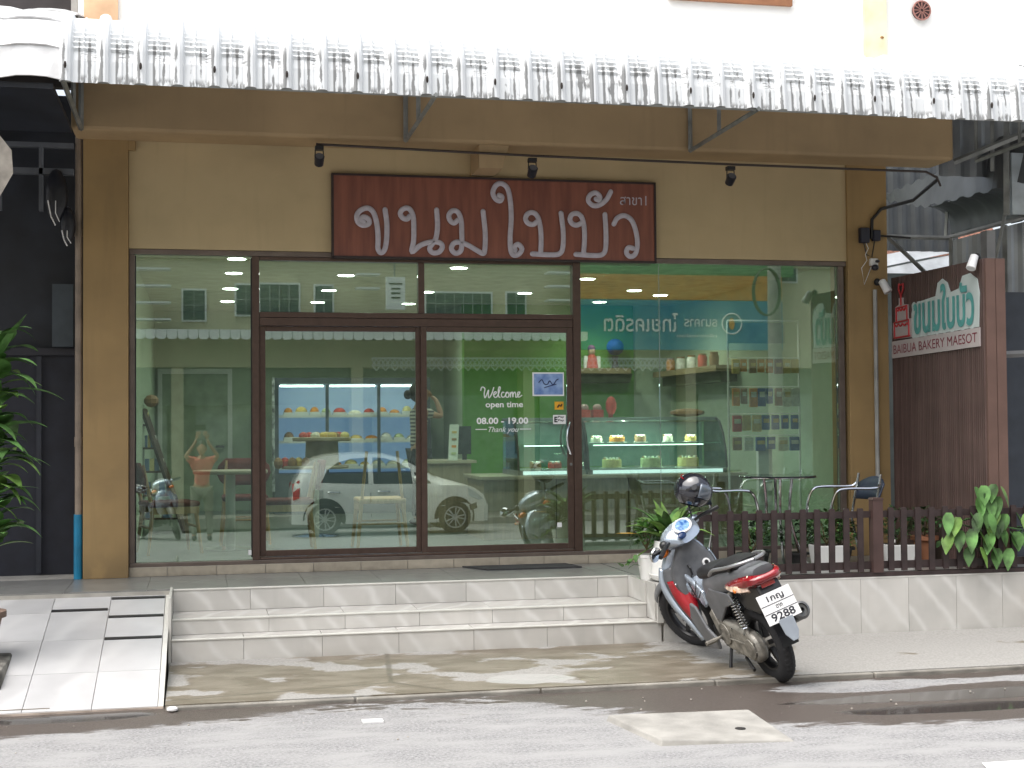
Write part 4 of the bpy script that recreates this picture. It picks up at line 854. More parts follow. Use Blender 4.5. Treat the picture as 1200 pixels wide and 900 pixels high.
MB().grid([[(-1.75,-1.6,4.0),(-1.52,-1.7,4.02),(-1.42,-1.75,3.85)],[(-1.75,-1.6,3.7),(-1.5,-1.72,3.7),(-1.275,-1.8,3.66)],[(-1.75,-1.6,3.45),(-1.5,-1.7,3.44),(-1.265,-1.8,3.50)],[(-1.75,-1.6,3.4),(-1.5,-1.7,3.33),(-1.36,-1.75,3.34)]]).build('cloth', mat('canvas_beige',(.33,.30,.26),.9,var=.2,scale=8), aw2, fix=False, smooth=True)
pp = thing('drain_pipe', 'grey brown drain pipe with a blue lower end beside the left brown column', 'pipe', (-.975,0,PZ))
MB().tube([(-.975,-.02,PZ),(-.975,-.02,1.03)],.034,14).build('lower_pipe', blue_pvc, pp, smooth=True)
MB().tube([(-.972,-.02,1.03),(-.972,-.02,4.12)],.029,14).build('upper_pipe', grey_pvc, pp, smooth=True)
MB().tube([(-.972,-.02,1.58),(-.972,-.02,1.66)],.034,14).tube([(-.972,-.02,3.3),(-.972,-.02,3.36)],.033,14).build('coupling', grey_pvc, pp, smooth=True)
blk = thing('concrete_block', 'mossy concrete block at the left edge under the clay pot', 'block', (-1.42,-2.3,0))
MB().add([(-1.7,-2.75,0),(-1.215,-2.72,0),(-1.235,-1.95,0),(-1.7,-1.95,0),(-1.7,-2.72,.22),(-1.24,-2.66,.20),(-1.22,-2.0,.235),(-1.7,-1.98,.24)],[(0,3,2,1),(4,5,6,7),(0,1,5,4),(1,2,6,5),(2,3,7,6),(3,0,4,7)]).build('block', mat('mossy_concrete',(.2,.19,.17),.95,var=.4,scale=9,bump=.9,bscale=25), blk, bevel=.02)
round_pot(-1.44,-2.2,.17,.30,'rough clay pot on the concrete block at the left edge',mat('rough_clay',(.25,.17,.13),.9,var=.3,bump=.5),None,.235)
dp = thing('corn_plant', 'tall plant with long arching leaves at the left edge before the dark doorway', 'plant', (-1.40,-2.15,.5)); rnd = random.Random(4)
MB().tube([(-1.42,-2.15,.45),(-1.46,-2.15,1.3),(-1.42,-2.12,2.3)],.018,8).build('stem', mat('stem_brown',(.12,.09,.04),.8), dp)
for k in range(56):
    z = .95+1.42*k/56; a = k*2.399; L = rnd.uniform(.20,.32); mb = MB()
    leaf(mb,(-1.31,-2.14,z),(math.cos(a),math.sin(a),rnd.uniform(.3,1.1)),L,rnd.uniform(.11,.16),rnd.uniform(.5,1.8),.15,rnd.uniform(-.6,.6),9,.05)
    mb.build('leaf', leaf_m if k%3 else leaf_l, dp, fix=False, smooth=True)
for (z,d,L,W,dr) in ((2.20,(.5,-.2,.9),.42,.085,.4),(1.96,(1,0,.35),.52,.06,1.0),(1.72,(1,-.2,.5),.40,.09,.9),(1.55,(1,.1,.3),.34,.08,1.2),(1.35,(1,-.1,.2),.30,.08,1.4),(1.05,(1,0,.6),.36,.07,1.6),(1.25,(.9,.3,.5),.36,.07,1.8)):
    mb = MB(); leaf(mb,(-1.30,-2.2,z),d,L*.85,W*1.25,dr,.35,.2,10,.05); mb.build('leaf', leaf_m, dp, fix=False, smooth=True)
# tap at right edge
for k in range(16):
    z = 1.15+1.2*rnd.random(); mb = MB(); leaf(mb,(-1.33+rnd.uniform(-.05,.05),-2.25,z),(1,rnd.uniform(-.5,.3),rnd.uniform(-.2,.9)),rnd.uniform(.24,.36),rnd.uniform(.08,.12),rnd.uniform(.8,2.2),.1,rnd.uniform(-.5,.5),9,.05); mb.build('leaf', leaf_m if k%4 else leaf_l, dp, fix=False, smooth=True)
tp_ = thing('garden_tap', 'dark tap and pipe on the low marble wall at the right edge', 'tap', (6.7,-1.75,.4))
MB().tube([(6.80,-1.72,.42),(6.67,-1.76,.42),(6.63,-1.78,.42)],.014,8).tube([(6.63,-1.78,.44),(6.63,-1.79,.33),(6.635,-1.79,.27)],[.02,.016,.008],8).tube([(6.60,-1.78,.455),(6.66,-1.78,.455)],.014,8).build('tap_body', black, tp_, smooth=True)
MB().ell((6.82,-2.0,.17),(.18,.16,.16),10).build('stone', mat('sandstone',(.5,.38,.24),.9,var=.3,bump=.8,bscale=20), None); tag(bpy.data.objects['stone'], 'tan rock lying at the right edge by the low wall', 'rock')

# ================================================================== INSIDE THE SHOP
# display fridge
fr = thing('display_fridge', 'tall lit glass door fridge with blue interior against the rear wall', 'fridge', (1.8,6.6,IF))
fx0, fx1 = .93, 2.95
dk = mat('fridge_frame', (.10,.12,.14), .4); blueback = emis('fridge_back_glow', (.22,.36,.70), .27)
MB().box(fx0,fx1,6.9,6.95,IF,2.36).box(fx0,fx0+.05,6.35,6.9,IF,2.36).box(fx1-.05,fx1,6.35,6.9,IF,2.36).box(fx0+.05,fx1-.05,6.35,6.9,2.28,2.36).box(fx0+.05,fx1-.05,6.35,6.9,IF,1.12).build('cabinet', dk, fr)
MB().box(fx0+.051,fx1-.051,6.885,6.899,.851,2.279).build('back_panel', blueback, fr)
for x in (1.60,2.27): MB().box(x-.02,x+.02,6.34,6.37,.86,2.27).build('door_stile', dk, fr)
tubem = emis('tube_glow', (.85,.95,1), 5)
for a,b_ in ((1.0,1.56),(1.64,2.23),(2.31,2.88)): MB().tube([(a,6.42,2.255),(b_,6.42,2.255)],.014,6).build('light_tube', tubem, fr)
for z in (1.18,1.52,1.65 if False else 1.85):
    MB().box(fx0+.052,fx1-.052,6.42,6.88,z,z+.015).build('shelf', mat('shelf_glass',(.3,.38,.46),.3), fr)
    MB().box(fx0+.052,fx1-.052,6.405,6.419,z-.005,z+.03).build('price_rail', white_p, fr)
# things on the fridge shelves
goods_c = [(.75,.30,.05),(.8,.75,.62),(.7,.5,.15),(.55,.62,.35),(.8,.78,.75),(.6,.08,.06),(.35,.2,.1),(.75,.65,.3)]
gm = [mat('pastry_%s' % nm, c, .6, var=.15, scale=25) for nm, c in zip(('orange','cream','butter','green','white','red','brown','yellow'), goods_c)]
rnd = random.Random(9); kinds = ('orange','cream','butter','green','white','red','brown','yellow'); places3 = ('in the upper left of the fridge','in the middle of the fridge','in the right part of the fridge')
for z in (1.195,1.535,1.865):
    x = 1.05
    for k in range(10):
        i = {(1.535,3):0,(1.535,4):0,(1.535,5):2,(1.535,7):4}.get((z,k), rnd.randrange(8)); w_ = rnd.uniform(.12,.19); h_ = rnd.uniform(.06,.13)
        t = thing('packed_cake', '%s pastry box %s on the %s shelf of the lit fridge' % (kinds[i], ['first','second','third','fourth','fifth','sixth','seventh','eighth','ninth','last'][k], 'top' if z>1.8 else 'middle' if z>1.4 else 'lower'), 'cake', (x+w_/2,6.52,z), group='cakes on the fridge shelves')
        MB().box(-w_/2,w_/2,-.06,.06,0,h_*.5).build('tray', white_p, t, local=True); MB().ell((0,0,h_*.5),(w_*.45,.055,h_*.6),8,z0=0).build('topping', gm[i], t, local=True)
        MB().box(-.025,.025,-.125,-.12,-.02,.02).build('price_tag', white_p, t, local=True)
        x += w_+.02
# garland on the fridge door, strip lights
MB().tube([(fx0-.02,6.30,IF+.3),(fx0-.02,6.30,2.36)],.02,5).build('garland', mat('garland_mixed',(.7,.72,.75),.3,c2=(.02,.02,.03),scale=14,stretch=(1,1,1)), fr)
# tables and chairs
tab = thing('cafe_table', 'round white pedestal table near the left glass pane', 'table', (.27,1.35,IF))
MB().lathe([(.34,.70),(.345,.715),(.34,.73)],32).build('table_top', mat('table_beige',(.5,.42,.33),.5), tab, local=True)
MB().tube([(0,0,.02),(0,0,.70)],.045,16).build('pedestal', white_p, tab, local=True, smooth=True)
MB().lathe([(.24,0),(.24,.012),(.06,.03)],32).build('foot', chrome, tab, local=True)
tab2 = thing('cafe_table', 'round pale table behind the reflected car, below the fridge', 'table', (1.15,2.6,IF))
MB().lathe([(.34,.70),(.345,.715),(.34,.73)],32).build('table_top', mat('table_beige',(.5,.42,.33),.5), tab2, local=True); MB().tube([(0,0,.02),(0,0,.70)],.04,12).build('pedestal', white_p, tab2, local=True); MB().lathe([(.24,0),(.24,.012),(.06,.03)],32).build('foot', chrome, tab2, local=True)
def cafe_chair(loc, rz_, lb, back=True, mt=red_fab):
    t = thing('cafe_chair', lb, 'chair', loc, rz_, 'wooden cafe chairs')
    for sx in (-1,1):
        for sy in (-1,1):
            MB().tube([(sx*.24,sy*.23,0),(sx*.19,sy*.19,.42)],[.014,.02],6).build('leg', wood, t, local=True)
        MB().tube([(sx*.215,-.21,.24),(sx*.215,.21,.24)],.012,6).build('stretcher', wood, t, local=True)
    MB().box(-.22,.22,-.215,-.195,.36,.42).box(-.22,.22,.195,.215,.36,.42).build('seat_frame', wood, t, local=True)
    MB().box(-.23,.23,-.22,.22,.421,.47).build('seat', mt, t, local=True, bevel=.02)
    if back:
        for sy in (-1,1): MB().tube([(-.2,sy*.19,.42),(-.27,sy*.17,.80)],[.018,.013],6).build('back_post', wood, t, local=True)
        rows = [[(-.25-.05*z/.26-.03*(1-(y/.24)**2), y*(1-.35*abs(z/.13-1)**2.2), .56+z) for y in (-.26,-.18,-.09,0,.09,.18,.26)] for z in (0,.05,.12,.19,.26)]
        o = MB().grid(rows).build('backrest', mt, t, local=True, fix=False, smooth=True); md = o.modifiers.new('thick','SOLIDIFY'); md.thickness = .03
    return t
cafe_chair((-.28,1.15,IF), R(15), 'wooden chair with dark back at the far left behind the glass')
cafe_chair((.42,2.0,IF), R(-90), 'burgundy backed chair behind the white pedestal table')
cafe_chair((.78,1.15,IF), R(180), 'wooden chair with burgundy back beside the first bronze mullion')
cafe_chair((1.62,1.05,IF), R(90), 'wooden framed chair before the reflected car, facing the counter', False, wood)
tc_ = [o for o in bpy.data.objects if o.name.startswith('cafe_chair') and abs(o.location.x-1.62)<.01][0]
for sy in (-1,1): MB().tube([(-.2,sy*.19,.42),(-.2,sy*.14,.90)],.014,6).build('back_post', wood, tc_, local=True)
# ladder shelf at left
ls = thing('ladder_shelf', 'dark leaning shelf of packed snacks against the left inner wall', 'shelf', (-.45,3.9,IF))
MB().tube([(-.60,4.0,1.93),(-.16,4.0,IF)],.03,4).tube([(-.60,3.5,1.93),(-.16,3.5,IF)],.03,4).build('side_rail', dwood, ls)
for k in range(5):
    z = .75+.25*k; x1 = -.18-.09*k; sh = MB().box(-.60,x1,3.5,4.0,z,z+.02).build('shelf_board', dwood, ls)
    for j in range(4):
        MB().box(-.58+j*(x1+.58)/4.2,-.58+(j+.8)*(x1+.58)/4.2,3.52,3.62,z+.021,z+.15).build('snack_pack', gm[(k*3+j)%8] if j%2 else mat('pack_blue',(.12,.2,.35),.5), sh)
bk = MB().ell((-.52,3.75,2.02),(.08,.1,.07),8).build('snack_basket', gm[6], ls)
# pedestal stand with buns
bs = thing('bun_stand', 'round drum stand topped with a wooden tray of buns before the fridge', 'stand', (1.22,2.6,1.33))
MB().lathe([(.17,0),(.175,.02),(.165,.24),(.17,.25)],28).build('drum', mat('drum_olive',(.30,.27,.20),.6), bs, local=True, smooth=True)
MB().lathe([(.29,.25),(.30,.26),(.30,.285),(.29,.29)],28).build('tray', mat('tray_wood',(.40,.34,.24),.6), bs, local=True)
rnd = random.Random(2)
for k in range(14):
    a = k*2.4; r = .24*math.sqrt((k+.5)/14); MB().ell((r*math.cos(a),r*math.sin(a),.305),(.05,.045,.04),8).build('bun', gm[rnd.choice((2,5,6,7,1))], bs, local=True)
for k in range(5): MB().ell((-.45+.07*k,-.1+.03*(k%2),.03),(.05,.05,.06),7).build('snack_bag', gm[(6,5,6,2,6)[k]], bs, local=True)
# counter and cake case
ct = thing('sales_counter', 'long wood laminate counter with a stone top under the cake display', 'counter', (4.1,1.9,IF))
MB().box(2.72,5.42,1.62,2.5,IF,1.19).build('body', laminate, ct); MB().box(2.68,5.46,1.58,2.54,1.191,1.225).build('counter_top', mat('counter_top_beige',(.48,.42,.33),.3), ct, bevel=.004)
for x in (3.45,4.2,4.95): MB().box(x,x+.006,1.612,1.622,IF,1.19).build('joint', dwood, ct)
MB().box(2.35,2.80,2.7,3.4,IF,1.33).build('side_counter', laminate, ct); MB().box(2.32,2.85,2.66,3.44,1.331,1.36).build('counter_top', mat('counter_top_beige',(.48,.42,.33),.3), ct)
case_g = glass('case_glass', (.86,.93,.90), .05)
def cake_case(x0, x1, lb, curved):
    t = thing('cake_display_case', lb, 'display case', (x0,1.9,1.226), group='curved glass cake cases on the counter')
    y0, y1, z0, z1 = 1.68, 2.42, 1.226, 1.78
    pr = [(y0,z0+.05),(y0+.03,z0+.22),(y0+.10,z0+.40),(y0+.20,z1-.03),(y0+.28,z1)]
    MB().box(x0,x1,y0,y1,z0,z0+.05).build('base', mat('case_base',(.35,.37,.38),.3,.6), t)
    MB().box(x0+.05,x1-.05,y0-.006,y0-.001,z0+.006,z0+.042).build('light_strip', emis('strip_glow',(.55,.75,.85),.7) if 'strip_glow' not in MATS else MATS['strip_glow'], t)
    MB().grid([[(x0+.012,a,b_) for a,b_ in pr],[(x1-.012,a,b_) for a,b_ in pr]]).build('front_glass', case_g, t, fix=False)
    for x in (x0,x1-.012):
        MB().prism([(y0,z0+.051),*pr[1:],(y1,z1),(y1,z0+.051)],'x',x+.003,x+.008).build('side_glass', case_g, t)
        MB().tube([(x+.006,a-.004,b_) for a,b_ in pr]+[(x+.006,y1,z1)],.012,6).build('edge_frame', black, t)
    MB().box(x0,x1,y0+.28,y1,z1+.001,z1+.02).build('top', mat('case_top',(.25,.3,.3),.2), t)
    for z in (z0+.30,): MB().box(x0+.02,x1-.02,y0+.12,y1-.05,z,z+.008).build('glass_shelf', case_g, t)
    gt = MATS.get('case_tube') or emis('case_tube',(.75,1,.9),2.2)
    for yz in ((y0+.25,z1-.02),(y0+.16,z0+.29)): MB().tube([(x0+.10,*yz),(x1-.55 if x1-x0>1 and yz[1]>1.6 else x1-.2,*yz)],.006,6).build('light_tube', gt, t)
    MB().box(x0+.01,x1-.01,y1-.02,y1,z0+.06,z1).build('rear_panel', mat('case_rear',(.10,.16,.14),.3), t)
    pl_ = bpy.data.lights.new('case_lamp','AREA'); pl_.shape='RECTANGLE'; pl_.size=x1-x0-.2; pl_.size_y=.1; pl_.energy=7*(x1-x0); pl_.color=(.9,1,.95); po = bpy.data.objects.new('case_lamp',pl_); col.objects.link(po); po.parent=t; po.location=Vector(((x0+x1)/2,1.98,1.765))-t.location
    return t
cake_case(3.08,3.78,'narrow curved glass cake case behind the door handle',True)
cake_case(3.80,5.28,'long curved glass cake case full of cakes on the counter',True)
def cakeobj(x,y,z,r,h_,mt,lb):
    t = thing('display_cake', lb, 'cake', (x,y,z), group='cakes inside the display cases')
    MB().lathe([(r,0),(r,h_*.9),(r*.95,h_)],16).build('cake_body', mt, t, local=True, smooth=True)
    for k in range(6): MB().ell((r*.75*math.cos(k*1.05),r*.75*math.sin(k*1.05),h_+.006),(.016,.016,.016),6).build('cream_swirl', white_p if k%3 else gm[6], t, local=True)
    MB().lathe([(r*1.25,-.012),(r*1.25,-.004)],16).build('plate', white_p, t, local=True)
for k,(x,z,r,h_,i,lb) in enumerate(((4.10,1.29,.10,.08,7,'yellow frosted cake at the left of the lower case shelf'),(4.52,1.29,.11,.09,3,'green and yellow cake in the middle of the case floor'),(4.92,1.29,.11,.09,7,'yellow cake behind the hanging helmet in the case'),
    (3.98,1.55,.06,.04,1,'small cream cake on the glass shelf, left'),(4.20,1.55,.08,.045,0,'orange roll cake on the glass shelf'),(4.45,1.55,.06,.05,6,'small chocolate cake on the glass shelf'),(4.75,1.55,.05,.05,1,'small white cake on the glass shelf right of the chocolate one'),(5.0,1.55,.06,.045,2,'small butter cake on the glass shelf far right'),(3.3,1.29,.06,.05,6,'dark round cake in the narrow case'),(3.5,1.29,.07,.05,5,'reddish cake in the narrow case'))):
    cakeobj(x,1.86 if z<1.5 else 2.0,z,r,h_,gm[i],lb)
# tissue boxes, bread basket, monitor, menu stand
mn = thing('menu_stand', 'tilted white menu board on the side counter', 'menu board', (2.62,2.75,1.36))
MB().add([(2.56,2.74,1.361),(2.66,2.74,1.361),(2.69,2.80,1.74),(2.59,2.80,1.74),(2.56,2.755,1.361),(2.66,2.755,1.361),(2.69,2.815,1.74),(2.59,2.815,1.74)],[(0,1,2,3),(4,7,6,5),(0,4,5,1),(1,5,6,2),(2,6,7,3),(3,7,4,0)]).build('board', mat('menu_white',(.7,.75,.7),.5), mn)
for k in range(4): MB().box(2.595+.005*k,2.645+.005*k,2.738+.014*k,2.741+.014*k,1.42+.075*k,1.445+.075*k).build('photo', gm[(3,0,6,2)[k]], mn)
ms = thing('till_monitor', 'dark till monitor behind the tilted menu board', 'monitor', (2.78,2.9,1.36))
MB().box(2.70,2.84,2.9,2.93,1.42,1.72).build('screen', mat('screen_dark',(.05,.06,.07),.2), ms, bevel=.005); MB().box(2.75,2.79,2.9,2.96,1.361,1.42).build('stand', black, ms)
tag(MB().box(4.12,4.16,2.0,2.04,1.80,1.98).ell((4.14,2.0,1.92),(.06,.05,.10),8).build('counter_figurine', gm[5]), 'small red and white figurine pair on top of the long cake case', 'figurine')
# wall shelves
def wall_shelf(x0,x1,y,z,lb):
    t = thing('wall_shelf', lb, 'shelf', (x0,y,z), group='wooden wall shelves on the green wall')
    MB().box(x0,x1,y-.28,y,z,z+.07).build('board', mat('shelf_wood',(.32,.24,.14),.6), t); MB().prism([(x0,z-.001),(x1+.05,z-.001),(x1,z-.12),(x0,z-.12)],'y',y-.2,y-.0).build('bracket', mat('shelf_dark_green',(.07,.10,.05),.7), t); return t
wall_shelf(4.75,5.5,5.955,2.39,'wooden shelf with a doll and a blue vase on the green wall')
ws2 = thing('wall_shelf','long wooden shelf with jars on the pale side wall above the cake case','shelf',(6.0,4.5,2.34),group='wooden wall shelves on the green wall')
MB().box(5.85,6.149,3.5,5.85,2.34,2.41).build('board', mat('shelf_wood',(.32,.24,.14),.6), ws2); MB().box(5.95,6.149,3.6,5.75,2.22,2.339).build('bracket', mat('shelf_dark_green',(.07,.10,.05),.7), ws2)
dl1 = thing('shelf_doll', 'red and white doll figure on the wooden shelf', 'figurine', (5.0,5.8,2.46))
MB().lathe([(.09,0),(.07,.12),(.04,.18)],12).build('dress', gm[5], dl1, local=True, smooth=True); MB().ell((0,0,.22),(.05,.05,.06),10).build('head', mat('doll_skin',(.6,.4,.3),.6), dl1, local=True, smooth=True); MB().ell((0,.01,.26),(.055,.055,.05),10).build('hair', mat('doll_hair',(.25,.08,.15),.8), dl1, local=True, smooth=True); MB().box(-.11,-.06,-.03,.03,0,.16).box(.06,.11,-.03,.03,0,.16).build('wings', white_p, dl1, local=True)
dl2 = thing('blue_bouquet', 'round blue bouquet in a dark vase beside the doll', 'bouquet', (5.32,5.8,2.46))
MB().lathe([(.05,0),(.03,.10),(.05,.16)],12).build('vase', black, dl2, local=True, smooth=True); MB().ell((0,0,.28),(.12,.1,.11),12).build('flowers', mat('bouquet_blue',(.02,.08,.40),.8,var=.4,bump=1,bscale=30), dl2, local=True, smooth=True)
for k,(x,i) in enumerate(((5.5,0),(5.1,4),(4.7,4),(4.3,5),(3.9,6))):
    t = thing('shelf_jar', ['peach lidded jar at the left end of the jar shelf','white jar second on the jar shelf','white jar in the middle of the jar shelf','red jar right of the white jars','brown jar at the right end of the jar shelf'][k], 'jar', (5.98,x,2.41), group='jars on the wall shelf')
    MB().lathe([(.055,0),(.06,.12),(.045,.15)],12).build('jar_body', gm[i], t, local=True, smooth=True); MB().lathe([(.05,.15),(.05,.17)],12).build('lid', gm[6], t, local=True)
# oval fan / mirror
# snack rack
rk = thing('snack_rack', 'white wire rack hung with rows of packed snacks near the right pane', 'rack', (5.3,.8,IF))
MB().tube([(4.97,.82,IF),(4.97,.82,2.72)],.010,6).tube([(5.70,.82,IF),(5.70,.82,2.72)],.010,6).tube([(4.97,.82,2.72),(5.70,.82,2.72)],.010,6).build('frame', white_p, rk)
MB().box(4.96,5.55,.80,.81,2.50,2.70).build('header', mat('rack_header',(.50,.56,.53),.5), rk); MB().box(5.28,5.42,.84,.9,IF,1.5).build('stand_leg', white_p, rk)
rnd = random.Random(6); cols_ = ('cream','white','orange','red','butter','brown'); rown = ['top','second','third','bottom']
for r_,(z,n_,h_) in enumerate(((2.31,8,.15),(2.03,8,.20),(1.77,7,.17),(1.56,6,.15))):
    MB().tube([(4.97,.79,z+.05),(5.70,.79,z+.05)],.005,5).build('bar', white_p, rk)
    for k in range(n_):
        cn = cols_[rnd.randrange(6)]; mt = gm[kinds.index(cn)]
        if (r_ == 2 and k > 2) or (r_==3 and k in (2,3,5)) or (r_==1 and k in (3,4)): mt = mat('pack_deep_blue',(.02,.10,.33),.4); cn = 'blue'
        x = 4.99+k*.70/n_; s_ = rnd.uniform(.8,1.05)
        t = thing('snack_packet', '%s snack packet, %s from the left in the %s row of the wire rack' % (cn, ['first','second','third','fourth','fifth','sixth','seventh','eighth'][k], rown[r_]), 'snack', (x,.77,z), group='snack packets on the wire rack')
        MB().box(0,.62/n_*s_,-.015,.015,-h_*.7*s_,.035).build('packet', mt, t, local=True, bevel=.006)
        MB().box(.012,.62/n_*s_-.012,-.0165,-.0155,-h_*.25*s_,.0).build('packet_label', gm[rnd.choice((1,4,2))], t, local=True)
tag(MB().ell((5.02,2.15,1.845),(.20,.12,.045),8).build('bread_basket', gm[6]), 'brown bread basket on top of the counter behind the cake case', 'basket')
for k,x in enumerate((3.88,4.02)):
    t = thing('gift_jar', ['round topped red gift jar, left of the pair on the case top','round topped red gift jar, right of the pair on the case top'][k], 'jar', (x,2.1,1.80), group='gift jars')
    MB().box(-.055,.055,-.05,.05,0,.08).build('box', gm[5], t, local=True); MB().ell((0,0,.10),(.05,.05,.04),10).build('dome', mat('dome_pink',(.55,.35,.33),.4), t, local=True, smooth=True)

# ================================================================== MOTORCYCLE
silver = mat('moto_silver_paint', (.46,.53,.62), .25, .55, var=.05, coat=.6); mgrey = mat('moto_grey_plastic', (.135,.14,.15), .38, var=.12, scale=12, spec=.45)
mred = mat('moto_red_paint', (.42,.008,.02), .25, var=.08, coat=.8); alu = mat('dirty_aluminium', (.36,.34,.30), .5, .5, var=.3, scale=18, bump=.2)
blackm = mat('moto_black', (.018,.018,.02), .35, spec=.5); seatm = mat('seat_vinyl', (.012,.012,.014), .55, bump=.15, bscale=120)
lensr = mat('tail_red_lens', (.26,.008,.014), .12, var=.1, coat=1); lenso = mat('indicator_orange', (.9,.22,.01), .2, coat=1); lensc = mat('indicator_clear', (.75,.55,.42), .15, coat=1, var=.3, scale=30)
def ring(c, a, b, u=(0,0,1), v=(0,1,0), n=16, p=2.4):
    u = Vector(u).normalized(); v = Vector(v).normalized(); out = []
    for k in range(n):
        t = 2*math.pi*k/n; ct, st = math.cos(t), math.sin(t)
        out.append(tuple(Vector(c)+u*a*math.copysign(abs(st)**(2/p), st)+v*b*math.copysign(abs(ct)**(2/p), ct)))
    return out
def smooth_rows(rows, k=3):
    n = len(rows[0]); cols = [smoothline([r[i] for r in rows], k) for i in range(n)]
    return [[c[j] for c in cols] for j in range(len(cols[0]))]
def wheel(par, x, z, r, wd, mtx, tyre_name='wheel'):
    m = (mtx or Matrix()) @ Matrix.Translation((x,0,z)) @ Matrix.Rotation(R(90),4,'X')
    prof = []
    for k in range(14):
        t = 2*math.pi*k/14; ri = r-wd*.62; prof.append((ri+wd*.62*math.cos(t), wd*.52*math.sin(t)))
    N = 44; rows = []
    for i in range(N+1):
        a = 2*math.pi*i/N; rows.append([(q*math.cos(a), q*math.sin(a), h) for q,h in prof])
    T = MB().grid(rows, close=True, m=m); tr = T.build(tyre_name, rubber, par, local=True, smooth=True)
    td = MB()
    for i in range(N):
        a = 2*math.pi*(i+.2)/N; b_ = a+.07
        for s_ in (-1,1):
            td.add([((r-.003)*math.cos(a),(r-.003)*math.sin(a),s_*.004),((r+.003)*math.cos(a),(r+.003)*math.sin(a),s_*.004),((r-wd*.225)*math.cos(b_),(r-wd*.225)*math.sin(b_),s_*wd*.42),((r-wd*.14)*math.cos(b_),(r-wd*.14)*math.sin(b_),s_*wd*.36),((r-wd*.085)*math.cos(b_+.03),(r-wd*.085)*math.sin(b_+.03),s_*wd*.30),((r+.003)*math.cos(a+.05),(r+.003)*math.sin(a+.05),s_*.004)],[(0,2,3,1),(1,3,4,5)],m)
    td.build('tread', rubber, tr, local=True, fix=False)
    rimp = [(r-wd*1.15,-wd*.36),(r-wd*1.0,-wd*.4),(r-wd*1.12,-wd*.2),(r-wd*1.12,wd*.2),(r-wd*1.0,wd*.4),(r-wd*1.15,wd*.36),(r-wd*1.28,wd*.15),(r-wd*1.28,-wd*.15)]
    rows = [[(q*math.cos(2*math.pi*i/36), q*math.sin(2*math.pi*i/36), h) for q,h in rimp] for i in range(37)]
    rm = MB().grid(rows, close=True, m=m)
    for k in range(5):
        a = 2*math.pi*k/5+.3; c_, s_ = math.cos(a), math.sin(a); t_ = (-s_, c_)
        q0, q1, w0, w1, hh = .035, r-wd*1.15, .017, .012, .012
        rm.add([(q0*c_+t_[0]*w0*e, q0*s_+t_[1]*w0*e, h) for e in (-1,1) for h in (-hh*1.6,hh*1.6)]+[(q1*c_+t_[0]*w1*e, q1*s_+t_[1]*w1*e, h) for e in (-1,1) for h in (-hh,hh)],[(0,1,3,2),(4,6,7,5),(0,2,6,4),(1,5,7,3),(0,4,5,1),(2,3,7,6)],m)
    rm.build('rim', blackm, tr, local=True, smooth=True)
    MB().lathe([(.03,-.05),(.045,-.04),(.045,.04),(.03,.05)],16,m=m).build('hub', alu, tr, local=True, smooth=True); return tr
def tshift(rows):
    for r_ in rows:
        for k, p in enumerate(r_):
            f = max(0,min(1,(.55-p[0])/.5)); r_[k] = (p[0]+.10*f, p[1], p[2]+.05*f)
